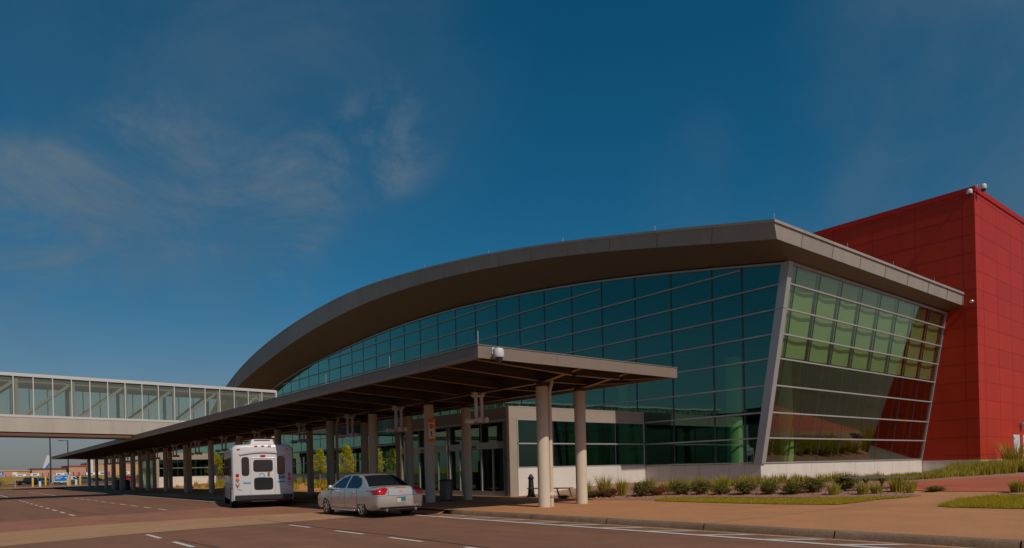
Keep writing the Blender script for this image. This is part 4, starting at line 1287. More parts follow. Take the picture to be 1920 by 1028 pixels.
def car_body(tab, gh, paint, root, wheels, wr, sidewin, rearwin, frontwin, belt, wb, wtop0, roofz, arch=.4, ny=90, paint2=None):
    """tab: (y, halfwidth, bottom, shoulder, top); gh: (y, top z)"""
    L0, L1 = tab[0][0], tab[-1][0]
    st = [L0 + (L1 - L0) * (.5 - .5 * math.cos(PI * i / ny)) for i in range(ny + 1)]
    vs = []; n = None
    for y in st:
        w_, b_, s_, t_ = cr(tab, y)
        hp = [(0, b_), (w_ * .8, b_), (w_ * .93, b_ + .03), (w_ * .975, b_ + .10), (w_ * .995, b_ + (s_ - b_) * .35), (w_, b_ + (s_ - b_) * .6), (w_ * .99, s_ - (s_ - b_) * .16),
              (w_ * .965, s_ - .03), (w_ * .92, s_ + .005), (w_ * .84, s_ + (t_ - s_) * .45), (w_ * .6, s_ + (t_ - s_) * .85), (w_ * .3, t_ - .003), (0, t_)]
        ring = hp + [(-x, z) for x, z in hp[-2:0:-1]]
        n = len(ring)
        vs += [(x, y, z) for x, z in ring]
    fs = [tuple(range(n))[::-1]]
    for i in range(len(st) - 1):
        for k in range(n): fs.append((i * n + k, i * n + (k + 1) % n, (i + 1) * n + (k + 1) % n, (i + 1) * n + k))
    fs.append(tuple((len(st) - 1) * n + k for k in range(n)))
    b = MB(); b.add(vs, fs)
    body = b.build('body', paint, root, smooth=True)
    me = body.data
    me.materials.append(M['dash'])
    bvh = BVHTree.FromPolygons([v.co.copy() for v in me.vertices], [list(p.vertices) for p in me.polygons])
    # wheel wells
    cu = MB()
    for (wy) in wheels:
        for sx in (-1, 1):
            cu.lathe([(arch, sx * .62), (arch, sx * 1.1)] if sx > 0 else [(arch, -1.1), (arch, -.62)], (0, wy, wr + .01), 32, 'X')
    c = cu.build('cutter', 'dash', None)
    md = body.modifiers.new('wells', 'BOOLEAN'); md.operation = 'DIFFERENCE'; md.object = c; md.solver = 'EXACT'
    try: md.material_mode = 'TRANSFER'
    except Exception: pass
    c.data.materials.clear(); c.data.materials.append(M['dash'])
    bpy.context.view_layer.update()
    dg = bpy.context.evaluated_depsgraph_get()
    nm = bpy.data.meshes.new_from_object(body.evaluated_get(dg))
    body.modifiers.clear(); body.data = nm
    bpy.data.objects.remove(c)
    nm.polygons.foreach_set('use_smooth', [True] * len(nm.polygons))
    try: nm.set_sharp_from_angle(angle=math.radians(40))
    except Exception: pass
    # greenhouse
    g0, g1 = gh[0][0], gh[-1][0]
    ng = 150; st = [g0 + (g1 - g0) * i / ng for i in range(ng + 1)]
    vs = []; fr = [0, .08, .2, .35, .5, .65, .8, .9, 1.0]
    for y in st:
        zt = cr(gh, y)[0]
        wt = wb - (wb - wtop0) * max(0, (zt - belt)) / (roofz - belt)
        zt = max(zt, belt + .002)
        sd = []
        for f in fr:
            z = belt - .03 + (zt - .045 - belt + .03) * f if zt > belt + .08 else belt - .03 + .03 * f
            x = wb - (wb - wt) * (f ** 1.25)
            sd.append((x, z))
        zt2 = zt
        sd += [(wt - .03, zt2 - .018), (wt - .09, zt2 - .002), (wt * .6, zt2 + .012), (wt * .3, zt2 + .018), (0, zt2 + .02)]
        ring = sd + [(-x, z) for x, z in sd[-2::-1]]
        n = len(ring); vs += [(x, y, z) for x, z in ring]
    b = MB(); b.use(M[paint] if isinstance(paint, str) else paint); PA = b.cur
    b.add(vs, [])
    gm = M['carglass']; b.m += [gm, M['dash']]
    for i in range(ng):
        for k in range(n - 1):
            q = (i * n + k, i * n + k + 1, (i + 1) * n + k + 1, (i + 1) * n + k)
            c_ = sum((b.v[t] for t in q), Vector()) / 4
            side = k < 8 or k >= n - 9
            mi = 0
            if side:
                for P in sidewin:
                    if inpoly(c_.y, c_.z, P): mi = 1
            else:
                zt = cr(gh, c_.y)[0]
                wt = wb - (wb - wtop0) * max(0, (zt - belt)) / (roofz - belt)
                if (rearwin[0] < c_.y < rearwin[1] or frontwin[0] < c_.y < frontwin[1]) and abs(c_.x) < wt - .035: mi = 1
            b.f.append(list(q)); b.mi.append(mi)
    cab = b.build('cabin', None, root, smooth=True)
    return body, cab, bvh

def sedan(paint, label, loc, rz, group=None, detail=True, name='sedan'):
    root = empty(name, loc, rz); tag(root, label, 'car', group)
    tab = [(0.0, .78, .50, .83, .86), (.03, .84, .40, .90, .95), (.10, .885, .30, .955, 1.03), (.3, .91, .24, .985, 1.065), (.7, .925, .22, .99, 1.06), (1.2, .93, .22, .985, 1.03), (2.0, .93, .20, .96, .99),
           (3.0, .93, .20, .94, .97), (3.7, .925, .21, .92, .985), (4.1, .92, .22, .89, .955), (4.5, .90, .23, .83, .88), (4.8, .86, .25, .75, .79), (4.98, .80, .30, .66, .69), (5.07, .70, .40, .58, .60)]
    gh = [(.62, 1.0), (.80, 1.08), (1.15, 1.27), (1.45, 1.395), (1.7, 1.445), (2.1, 1.475), (2.6, 1.475), (2.95, 1.445), (3.3, 1.31), (3.65, 1.11), (3.85, .97)]
    sw = [[(1.32, 1.03), (1.28, 1.12), (1.42, 1.27), (1.62, 1.36), (1.9, 1.405), (2.33, 1.415), (2.33, 1.0), (1.40, 1.0)],
          [(2.43, 1.0), (2.43, 1.415), (2.75, 1.40), (3.0, 1.34), (3.35, 1.14), (3.52, 1.0)]]
    body, cab, bvh = car_body(tab, gh, paint, root, (1.12, 3.95), .335, sw, (.72, 1.50), (2.98, 3.80), .98, .865, .60, 1.475)
    for wy in (1.12, 3.95):
        for sx in (-1, 1): wheel(root, (sx * .815, wy, .335), .335, .215, sx, 'silver', 6)
    for sx in (-1, 1):
        P = [(sx * x, z) for x, z in ((.52, 1.0), (.60, 1.005), (.8, .97), (.905, .92), (.905, .78), (.78, .765), (.62, .77), (.57, .83), (.50, .94))]
        o = patch(bvh, P, 'Y', 'tail_lamp', 'redlamp', root, .008)
        patch(bvh, [(.0, .775), (.0, .92), (.12, .91), (.30, .80), (.28, .775)], 'X', 'lens', 'redlamp', o, .008, sgn=sx)
        patch(bvh, [(sx * x, z) for x, z in ((.60, .765), (.905, .765), (.905, .745), (.60, .745))], 'Y', 'reflector', 'clear', o, .008, .008)
        patch(bvh, [(4.5, .72), (4.55, .80), (4.9, .70), (4.98, .62), (4.8, .60)], 'X', 'headlight', 'clear', root, .008, sgn=sx)
    if detail:
        for sx in (-1, 1):
            for y_ in (1.42, 2.38, 3.45):     # door shut lines
                patch(bvh, [(y_, .30), (y_ + .014, .30), (y_ + .014, .95), (y_, .95)], 'X', 'door_seam', 'dash', root, .003, .014, sx)
            patch(bvh, [(1.45, .30), (3.45, .30), (3.45, .315), (1.45, .315)], 'X', 'door_seam', 'dash', root, .003, .015, sx)
            for y_ in (1.62, 2.55):
                b = MB(); b.box(sx * .925, y_, .84, sx * .955, y_ + .19, .875); b.build('door_handle', 'carpaint' if paint == 'carpaint' else paint, root, bevel=.008)
            b = MB(); b.sphere((sx * .99, 3.38, 1.03), .1, 12, (1.0, .75, .8)); b.bar((sx * .87, 3.38, .98), (sx * .96, 3.38, 1.0), .06, .05)
            b.build('wing_mirror', paint, root, smooth=True)
            b = MB(); b.lathe([(.045, -.02), (.052, -.03), (.052, .14)], (sx * .55, .02, .27), 14, 'Y'); b.build('exhaust_tip', 'chrome', root, smooth=True)
            b = MB(); b.box(sx * .90, 1.6, .205, sx * .945, 3.45, .26); b.build('side_sill', paint, root, bevel=.015)
        patch(bvh, [(-.88, .735), (.88, .735), (.88, .745), (-.88, .745)], 'Y', 'bumper_seam', 'dash', root, .004, .01)
        patch(bvh, [(-.2, 1.0), (.2, 1.0), (.2, .985), (-.2, .985)], 'Y', 'brake_lamp', 'redlamp', root, .006, .01)
        patch(bvh, [(-.49, .99), (-.478, .99), (-.478, .745), (-.49, .745)], 'Y', 'boot_seam', 'dash', root, .003, .012)
        patch(bvh, [(.49, .99), (.478, .99), (.478, .745), (.49, .745)], 'Y', 'boot_seam', 'dash', root, .003, .012)
        o = patch(bvh, [(-.17, .69), (.17, .69), (.17, .52), (-.17, .52)], 'Y', 'number_plate', 'clear', root, .02, .03)
        patch(bvh, [(-.17, .69), (.17, .69), (.17, .655), (-.17, .655)], 'Y', 'plate_band', 'plate', o, .024, .02)
        patch(bvh, [(-.02, .65), (.16, .65), (.16, .54), (-.02, .54)], 'Y', 'plate_band', 'plate', o, .024, .02)
        patch(bvh, [(-.075, .90), (-.03, .90), (-.03, .912), (.03, .912), (.03, .90), (.075, .90), (.07, .875), (.03, .875), (.03, .863), (-.03, .863), (-.03, .875), (-.07, .875)], 'Y', 'emblem', 'amber', root, .01, .006)
        patch(bvh, [(-.75, .36), (.75, .36), (.78, .30), (-.78, .30)], 'Y', 'lower_bumper', 'dash', root, .003, .03)
        b = MB(); b.box(-.6, .3, .2, .6, 4.8, .26); b.box(-.35, .15, .22, -.1, .9, .36); b.build('underbody', 'dash', root)
    return root
sedan('carpaint', 'silver four door sedan parked at the kerb in front of the entrance', (11.66, 20.36, 0), 0)

def boxy(paint, kind, label, loc, rz, cat, group=None):
    """kind: suv, pickup, van, hatch"""
    root = empty({'suv': 'suv', 'pickup': 'pickup_truck', 'van': 'van', 'hatch': 'hatchback'}[kind], loc, rz); tag(root, label, cat, group)
    if kind == 'suv':
        tab = [(0, .80, .48, .9, .95), (.05, .9, .36, 1.05, 1.08), (.3, .94, .3, 1.08, 1.1), (2.5, .95, .28, 1.06, 1.08), (3.5, .95, .28, 1.04, 1.07), (4.2, .92, .3, .98, 1.02), (4.7, .84, .34, .85, .88), (4.8, .7, .45, .75, .77)]
        gh = [(.03, 1.12), (.12, 1.6), (.3, 1.74), (1.2, 1.79), (2.6, 1.76), (2.9, 1.66), (3.5, 1.1)]
        sw = [[(.3, 1.12), (.4, 1.6), (1.1, 1.63), (1.1, 1.12)], [(1.2, 1.12), (1.2, 1.63), (2.1, 1.63), (2.1, 1.12)], [(2.2, 1.12), (2.2, 1.63), (2.7, 1.58), (3.2, 1.12)]]
        r = car_body(tab, gh, paint, root, (.95, 3.75), .37, sw, (.05, .2), (2.85, 3.45), 1.08, .88, .68, 1.78, ny=50); wl = (.95, 3.75)
    elif kind == 'pickup':
        tab = [(0, .88, .55, 1.05, 1.1), (.04, .94, .42, 1.1, 1.12), (.3, .96, .38, 1.12, 1.14), (3.0, .96, .36, 1.12, 1.14), (4.2, .96, .36, 1.1, 1.14), (5.0, .93, .4, 1.02, 1.08), (5.4, .86, .45, .9, .94), (5.5, .7, .55, .8, .82)]
        gh = [(1.9, 1.12), (2.0, 1.7), (2.2, 1.84), (3.3, 1.85), (3.6, 1.76), (4.2, 1.15)]
        sw = [[(2.15, 1.18), (2.2, 1.68), (2.85, 1.7), (2.85, 1.18)], [(2.95, 1.18), (2.95, 1.7), (3.5, 1.66), (3.95, 1.18)]]
        r = car_body(tab, gh, paint, root, (1.1, 4.5), .40, sw, (1.92, 2.1), (3.5, 4.15), 1.12, .88, .68, 1.84, arch=.45, ny=50); wl = (1.1, 4.5)
    elif kind == 'van':
        tab = [(0, .85, .45, 1.1, 1.15), (.05, .95, .35, 1.2, 1.25), (3.6, .97, .32, 1.18, 1.22), (4.4, .93, .32, 1.05, 1.1), (4.9, .82, .38, .85, .9), (5.0, .7, .5, .75, .78)]
        gh = [(.02, 1.2), (.06, 1.8), (.2, 2.0), (3.0, 2.02), (3.4, 1.9), (4.2, 1.2)]
        sw = [[(2.9, 1.25), (2.9, 1.8), (3.3, 1.75), (3.9, 1.25)]]
        r = car_body(tab, gh, paint, root, (.9, 3.9), .37, sw, (.04, .1), (3.3, 4.1), 1.2, .92, .84, 2.0, ny=50); wl = (.9, 3.9)
    body, cab, bvh = r
    wr = .40 if kind == 'pickup' else .37
    for wy in wl:
        for sx in (-1, 1): wheel(root, (sx * .83, wy, wr), wr, .23, sx, 'silver', 5)
    for sx in (-1, 1):
        patch(bvh, [(sx * x, z) for x, z in ((.74, .75), (.92, .75), (.92, 1.02), (.74, 1.02))], 'Y', 'tail_lamp', 'redlamp', root, .012, .06)
        patch(bvh, [(sx * x, z) for x, z in ((.5, .70), (.78, .70), (.78, .8), (.5, .8))], 'Y', 'headlight', 'clear', root, .012, .06, sgn=-1)
    patch(bvh, [(-.9, .58), (.9, .58), (.9, .46), (-.9, .46)], 'Y', 'bumper', 'silver' if kind == 'pickup' else 'dash', root, .03, .08)
    return root
M['navy'] = mat('navy_car_paint', (.012, .022, .04), .25, coat=.6)
M['blackp'] = mat('black_car_paint', (.01, .01, .012), .22, coat=.6)
M['greyp'] = mat('grey_car_paint', (.16, .17, .18), .3, metal=.4, coat=.5)
M['redp'] = mat('red_car_paint', (.42, .01, .012), .3, coat=.6)
M['whitep'] = mat('white_car_paint', (.62, .60, .58), .3, coat=.5)
G = 'cars in the far car park'
def zf(x, y): return far(y) + .0
boxy('blackp', 'pickup', 'black pickup truck at the left edge of the far car park', (11.2, 197, .45), -1.15, 'pickup truck', G)
boxy('greyp', 'suv', 'grey suv with dark roof right of the black pickup truck', (15.4, 205, .45), -1.0, 'suv', G)
boxy('navy', 'pickup', 'dark blue pickup partly behind the grey suv', (14.5, 222, .45), -1.35, 'pickup truck', G)
sedan('blackp', 'dark sedan at the far left behind the black pickup truck', (8.2, 232, .45), -.2, G, False)
boxy('navy', 'suv', 'dark blue suv behind the tall light pole', (19.4, 212, .45), -1.2, 'suv', G)
boxy('whitep', 'van', 'white van behind the blue road sign', (20.3, 205, .45), -1.3, 'van', G)
boxy('greyp', 'pickup', 'grey pickup truck right of the blue road sign', (23.0, 203, .45), -.9, 'pickup truck', G)
sedan('blackp', 'dark sedan parked just left of the canopy columns', (26.6, 208, .45), -1.2, G, False)
sedan('navy', 'dark blue sedan seen between the first far canopy columns', (29.0, 196, .45), -1.0, G, False)
boxy('redp', 'pickup', 'red pickup truck seen between the far canopy columns', (34.5, 215, .45), -1.2, 'pickup truck', G)
boxy('redp', 'suv', 'red suv seen through the far canopy columns', (41, 222, .45), -1.3, 'suv', G)
boxy('redp', 'van', 'red van beyond the canopy columns behind green shrubs', (47.5, 226, .45), -1.3, 'van', G)
sedan('greyp', 'grey car parked beyond the far porch beside the bus', (44.0, 146, .4), -.6, G, False)

# ---- shuttle bus, 14 degrees off the kerb line
BS = 1.12
bus = empty('shuttle_bus', (10.05, 33.1, -.02), -.2374)
bus.scale = (BS, BS, BS)
tag(bus, 'white shuttle bus with number 343 on its back seen from behind under the canopy edge', 'bus')
W2 = 1.225; BL = 6.4
def rrect(x0, z0, x1, z1, r, n=5):
    P = []
    for cx, cz, a0 in ((x1 - r, z0 + r, -PI / 2), (x1 - r, z1 - r, 0), (x0 + r, z1 - r, PI / 2), (x0 + r, z0 + r, PI)):
        for k in range(n + 1):
            a = a0 + PI / 2 * k / n; P.append((cx + r * math.cos(a), cz + r * math.sin(a)))
    return P
# origin is the rear left corner on the ground; x to the right, y forward
CXB = W2
def sec(w_, zt, zb=.34):
    P = [(-w_, zb), (w_, zb)]
    rr = .24
    for k in range(9):
        a = PI / 2 * k / 8; P.append((w_ - rr + rr * math.cos(a), zt - rr - .06 + rr * math.sin(a)))
    P.append((0, zt))
    for k in range(9):
        a = PI / 2 + PI / 2 * k / 8; P.append((-w_ + rr + rr * math.cos(a), zt - rr - .06 + rr * math.sin(a)))
    return P
b = MB(); vs = []; fs = []
sts = [(0, W2 - .07, 2.62), (.02, W2 - .04, 2.66), (.06, W2 - .015, 2.70), (.14, W2, 2.72), (BL - .3, W2, 2.72), (BL, W2 - .1, 2.6)]
for y_, w_, zt in sts: vs += [(x + CXB, y_, z) for x, z in sec(w_, zt)]
n = len(sec(1, 1))
for i in range(len(sts) - 1):
    for k in range(n): fs.append((i * n + k, i * n + (k + 1) % n, (i + 1) * n + (k + 1) % n, (i + 1) * n + k))
fs += [tuple(range(n)), tuple((len(sts) - 1) * n + k for k in range(n))]
b.add(vs, fs)
b.box(.15, BL - .2, .45, 2.3, BL + 1.1, 1.25); b.box(.25, BL - .1, 1.25, 2.2, BL + .35, 1.95)
b.build('body', 'bus', bus, smooth=True)
def onb(name, poly, m, t0=-.012, t1=.0, parent=None):
    b = MB(); b.prism([(x, z) for x, z in poly], t0, t1, 'Y'); o = b.build(name, m, parent or bus); return o
# raised rear moulding
def mould(name, x0, z0, x1, z1, d, th, m='bus'):
    b = MB()
    b.box(x0, -d, z0, x0 + th, .001, z1); b.box(x1 - th, -d, z0, x1, .001, z1); b.box(x0 + th, -d, z1 - th, x1 - th, .001, z1)
    return b.build(name, m, bus, bevel=.01)
b = MB()
arc = [(.30 + 1.85 * k / 14, 2.28 + .10 * math.sin(PI * k / 14)) for k in range(15)]
for (x0, z0), (x1, z1) in zip(arc, arc[1:]): b.bar((x0, -.02, z0), (x1, -.02, z1), .07, .09)
b.build('rear_brow', 'bus', bus)
mould('door_frame', .72, .58, 1.72, 2.12, .02, .035)
def bwin(x0, z0, x1, z1, r=.09):
    o = onb('window', rrect(x0 - .03, z0 - .03, x1 + .03, z1 + .03, r + .02), 'dash', -.022)
    onb('pane', rrect(x0, z0, x1, z1, r), 'carglass', -.03, -.022, o)
bwin(.40, 1.40, .64, 2.12); bwin(.86, 1.56, 1.58, 2.0); bwin(.88, .80, 1.58, 1.25); bwin(1.81, 1.42, 2.06, 2.14)
onb('plate', rrect(1.40, 1.34, 1.48, 1.50, .01), 'brown', -.03)
b = MB(); b.box(.10, -.26, .36, 2.36, -.001, .56); b.build('bumper', 'dash', bus, bevel=.02)
b = MB(); b.box(.7, -.20, .28, 1.7, .3, .35); b.build('tow_bar', 'dgrey', bus)
def lamp(x, z, r, m, ring='dash'):
    b = MB(); b.lathe([(r, -.002), (r, -.03), (r * .75, -.036)], (x, 0, z), 18, 'Y'); o = b.build('tail_lamp', ring, bus, smooth=True)
    b = MB(); b.lathe([(r * .78, -.03), (r * .7, -.05), (.01, -.055)], (x, 0, z), 18, 'Y'); b.build('lens', m, o, smooth=True)
for sx, x in ((0, .20), (1, 2.27)):
    lamp(x, 1.40, .07, 'redlamp', 'redlamp'); lamp(x, 1.22, .075, 'amber' if not sx else 'redlamp', 'amber' if not sx else 'redlamp'); lamp(x, 1.02, .075, 'clear')
    b = MB(); b.lathe([(.03, -.002), (.03, -.02)], (x, 0, .90), 10, 'Y'); b.build('reflector', 'redlamp', bus)
for x, z in ((.26, 2.47), (.95, 2.60), (1.22, 2.61), (1.49, 2.60), (2.19, 2.47)):
    onb('marker_lamp', rrect(x - .06, z - .015, x + .06, z + .02, .01), 'redlamp', -.03, .03)
onb('brake_lamp', rrect(1.12, 2.16, 1.32, 2.23, .02), 'redlamp', -.045, .03)
def deco(x0, x1, z):
    for a, c, m in ((0, .035, 'green'), (.035, .07, 'cyan'), (.07, .10, 'blue')): onb('stripe', [(x0, z - c + .1 - .05), (x1, z - c + .1 - .05), (x1, z - a + .1 - .05), (x0, z - a + .1 - .05)], m, -.003 - .0)
deco(.42, .72, 1.08); deco(1.78, 2.12, 1.10)
Tb = lambda x, z: Matrix.Translation((x, -.006, z)) @ RXm
text_mesh('343', .19, 'blue', 'lettering', Tb(1.96, 1.27), bus, .002, bold=.012)
b = MB()
for k in range(8):
    a0 = PI - PI * k / 8; a1 = PI - PI * (k + 1) / 8
    b.bar((1.17 + .1 * math.cos(a0), -.004, 1.36 + .1 * math.sin(a0)), (1.17 + .1 * math.cos(a1), -.004, 1.36 + .1 * math.sin(a1)), .035, .006, (0, 1, 0))
b.add([(1.22, -.008, 1.38), (1.32, -.008, 1.38), (1.28, -.008, 1.33)], [(0, 1, 2)])
b.build('emblem', 'cyan', bus)
b = MB()
for k in range(8): b.box(1.03 + k * .036, -.004, 1.285, 1.055 + k * .036, -.001, 1.305)
b.build('lettering', 'blue', bus)
b = MB()
b.box(.16, -.004, .80, .34, -.001, .815); b.box(.22, -.004, .75, .40, -.001, .765); b.box(2.06, -.004, .70, 2.3, -.001, .712)
b.build('lettering', 'brown', bus)
# air conditioner on the roof
b = MB(); b.hexa([(.72, .1, 2.66), (1.72, .1, 2.66), (1.72, 1.9, 2.7), (.72, 1.9, 2.7), (.80, .16, 2.9), (1.64, .16, 2.9), (1.6, 1.8, 2.93), (.84, 1.8, 2.93)])
b.build('air_conditioner', 'bus', bus, bevel=.03)
b = MB(); b.box(.9, .1, 2.86, 1.54, .155, 2.865); b.build('vent', 'dash', bus)
# sides
for sx, x in ((-1, -.0), (1, 2 * W2)):
    for k in range(5):
        y0 = .45 + k * 1.08
        b = MB(); b.prism(rrect(y0, 1.35, y0 + .98, 2.16, .06), x - .012, x + .012, 'X'); o = b.build('side_window', 'carglass', bus)
    b = MB(); b.box(x - .006, .2, .98, x + .006, BL - .4, 1.04); b.build('side_stripe', 'cyan', bus)
    for wy in (1.15, BL - .1):
        b = MB(); b.lathe([(.46, x - .012), (.46, x + .012)] , (0, wy, .42), 24, 'X'); b.build('wheel_arch', 'dash', bus)
        wheel(bus, (x - sx * .12, wy, .40), .40, .25, sx, 'silver', 4)
b = MB(); b.box(.2, .1, .25, 2.25, BL, .5); b.build('underbody', 'dash', bus)
b = MB(); b.bar((-.1, BL + .1, 1.7), (-.32, BL + .2, 1.7), .03); b.box(-.45, BL + .12, 1.5, -.28, BL + .2, 1.95); b.build('mirror', 'dash', bus, bevel=.01)
b = MB(); b.box(-.02, .12, .3, -.004, .9, .8); b.build('side_skirt', 'bus', bus)

# ------------------------------------------------------------------ street furniture at the far end
def pole(loc, hgt, label, arm=1.2, adir=-1):
    t = empty('light_pole', loc); tag(t, label, 'light pole')
    b = MB(); b.lathe([(.32, 0), (.32, .75), (.28, .8)], (0, 0, 0), 16); b.build('base', 'kerb', t, smooth=True)
    b = MB(); b.tube([(0, 0, .8), (0, 0, hgt)], [.13, .09], 10); b.bar((0, 0, hgt - .1), (adir * arm, 0, hgt - .05), .08); b.build('pole', 'dgrey', t)
    b = MB(); b.box(min(0, adir * arm) - .3 * (adir < 0), -.2, hgt - .14, min(0, adir * arm) - .3 * (adir < 0) + .75, .2, hgt); b.build('lamp', 'dgrey', t, bevel=.02)
    return t
pole((13.1, 143.7, .26), 11.5, 'tall dark light pole rising behind the skybridge on the left island')
pole((17.2, 157.4, .36), 8.8, 'shorter light pole just left of the far canopy tip')
def bollard(loc, m, hgt, label, grp, r=.16):
    t = empty('bollard', loc); tag(t, label, 'bollard', grp)
    b = MB(); b.lathe([(r, 0), (r, hgt - .1), (r * .8, hgt - .03), (r * .3, hgt)], (0, 0, 0), 16); b.build('post', m, t, smooth=True)
    b = MB(); b.lathe([(r + .006, hgt - .28), (r + .006, hgt - .22)], (0, 0, 0), 16); b.build('band', 'signwhite', t, smooth=True)
bollard((11.2, 153.2, .33), 'yellow', 1.75, 'leftmost of the yellow bollards in front of the parked suv', 'yellow bollards')
bollard((13.9, 161.9, .39), 'yellow', 1.95, 'yellow bollard left of the tall light pole', 'yellow bollards')
bollard((18.6, 153.2, .33), 'yellow', 1.9, 'yellow bollard right of the blue road sign', 'yellow bollards')
bollard((15.9, 146.5, .28), 'yellow', 1.5, 'yellow bollard in front of the right post of the blue sign', 'yellow bollards')
bollard((12.1, 150.9, .31), 'white', 1.1, 'short white bollard beside the leftmost yellow bollard', 'white bollards', .2)
bollard((18.1, 154.5, .34), 'white', 1.2, 'short white bollard beside the yellow bollard right of the blue sign', 'white bollards', .2)
t = empty('road_sign', (15.4, 151, .32), -.45); tag(t, 'blue direction sign with white arrow between two pale posts', 'sign')
b = MB(); b.box(-1.25, -.04, .85, 1.2, .04, 2.15); b.build('panel', 'signwhite', t)
b = MB(); b.box(-1.15, -.05, 1.0, 1.1, -.042, 2.05); b.build('blue_field', 'signblue', t)
for x in (-1.45, 1.4):
    b = MB(); b.box(x - .14, -.1, 0, x + .14, .1, 2.3); b.build('post', 'bwhite', t)
text_mesh('Terminal', .36, 'signwhite', 'lettering', Matrix.Translation((-.95, -.056, 1.72)) @ RXm, t, align='LEFT') if False else None
b = MB()
for k in range(7): b.box(-.95 + k * .17, -.056, 1.66, -.83 + k * .17, -.05, 1.82)
for k in range(5): b.box(-.95 + k * .17, -.056, 1.36, -.83 + k * .17, -.05, 1.5)
b.bar((.55, -.055, 1.62), (.95, -.055, 1.62), .09, .006, (0, 1, 0)); b.add([(.8, -.06, 1.85), (1.02, -.06, 1.62), (.8, -.06, 1.39)], [(0, 1, 2)])
b.build('lettering', 'signwhite', t)
t = empty('sign_post', (8.7, 155.4, .35)); tag(t, 'grey post with a small pale sign near the left edge', 'sign')
b = MB(); b.box(-.09, -.05, 0, .09, .05, 2.4); b.build('post', 'silver', t)
b = MB(); b.box(-.35, -.06, 2.3, .35, -.04, 2.8); b.build('plate', 'signwhite', t)
t = empty('road_sign', (9.9, 230, .45), -.4); tag(t, 'small blue square sign at the far left edge', 'sign')
b = MB(); b.box(-.5, -.05, 2.6, .5, .05, 3.6); b.build('panel', 'signblue', t)
b = MB(); b.box(-.05, -.04, 0, .05, .04, 2.6); b.build('post', 'silver', t)
b = MB(); b.sphere((0, -.06, 3.25), .16, 10, (1, .1, 1)); b.box(-.22, -.058, 2.8, .22, -.052, 3.0); b.build('symbol', 'signwhite', t)

# far buildings and row of signs
def fbuild(name, label, x0, x1, y0, y1, z0, z1, m, roofm, wins=0, wm='signwhite', cat='building'):
    t = wthing(name, (x0, y0, z0), label, cat)
    b = MB(); b.box(x0, y0, z0, x1, y1, z1); b.build('wall', m, t)
    b = MB(); b.box(x0 - .2, y0 - .3, z1, x1 + .2, y1, z1 + .7); b.build('roof', roofm, t)
    for k in range(wins):
        x = x0 + (x1 - x0) * (k + .5) / wins
        b = MB(); b.box(x - .8, y0 - .1, z0 + 1.0, x + .8, y0 + .1, z0 + 2.8); b.build('window', wm, t)
    return t
M['fbeige'] = mat('far_beige_wall', (.46, .29, .16), .8, var=.1, vscale=.2)
M['fmaroon'] = mat('far_maroon_roof', (.14, .045, .055), .7)
M['fred'] = mat('far_red_roof', (.32, .06, .05), .7)
M['pink'] = mat('pink_panel', (.60, .14, .20), .6)
fbuild('hangar_building', 'long low beige building with flat roof far beyond the car park', 2, 30, 425, 445, .4, 6.4, 'fbeige', 'fbeige', 5)
fbuild('hangar_building', 'long beige building under a dark maroon roof behind the airliner tail', 30.5, 45, 420, 445, .4, 7.0, 'fbeige', 'fmaroon', 4)
fbuild('hangar_building', 'beige building under a red roof left of the canopy tip', 45.5, 54, 418, 445, .4, 8.2, 'fbeige', 'fred', 3)
fbuild('hangar_building', 'tall beige block right of the red roofed building', 54.5, 82, 418, 445, .4, 9.6, 'fbeige', 'fbeige', 5)
fbuild('control_tower', 'pale square tower rising above the beige block', 53.2, 55.6, 410, 413, .4, 12, 'white', 'mull', 0, cat='tower')
for k, (x, wd, hh, m) in enumerate([(13, 4, 3.4, 'signwhite'), (19.5, 2.4, 3.2, 'pink'), (24, 4.5, 2.8, 'signwhite'), (29.5, 3.5, 3.2, 'signwhite'), (33.5, 2.0, 3.6, 'pink'), (36, 2.0, 3.6, 'pink'), (39, 2.6, 3.0, 'signwhite'), (42, 3.4, 3.2, 'signwhite'), (46, 2, 3.9, 'pink'), (48.3, 2, 3.9, 'pink'), (52, 4, 3.2, 'signwhite'), (57, 3.5, 3.6, 'signwhite'), (61.5, 3, 3.6, 'pink'), (67, 4, 3.4, 'signwhite')]):
    t = empty('box_truck', (x, 392, 3.35)); t.scale = (.95, .7, .5); tag(t, ('pink' if m == 'pink' else 'white') + ' box truck before the far beige buildings, %s from the left' % (['first', 'second', 'third', 'fourth', 'fifth', 'sixth', 'seventh', 'eighth', 'ninth', 'tenth', 'eleventh', 'twelfth', 'thirteenth', 'fourteenth'][k]), 'truck', 'box trucks before the far buildings')
    b = MB(); b.box(-wd / 2, 0, .6, wd / 2, 5, hh); b.build('box', m, t)
    b = MB(); b.box(-wd / 2 + .2, 5.05, .6, wd / 2 - .2, 6.5, 2.2); b.build('cab', 'signwhite', t)
    b = MB(); b.box(-wd * .25, -.02, 1.2, wd * .25, 0, hh - .7); b.build('door', 'silver' if m == 'pink' else 'blue', t)
    for wy in (1, 5.2):
        for sx in (-1, 1):
            b = MB(); b.lathe([(.5, -.15), (.5, .15)], (sx * (wd / 2 - .2), wy, .5), 12, 'X'); b.build('wheel', 'rubber', t)
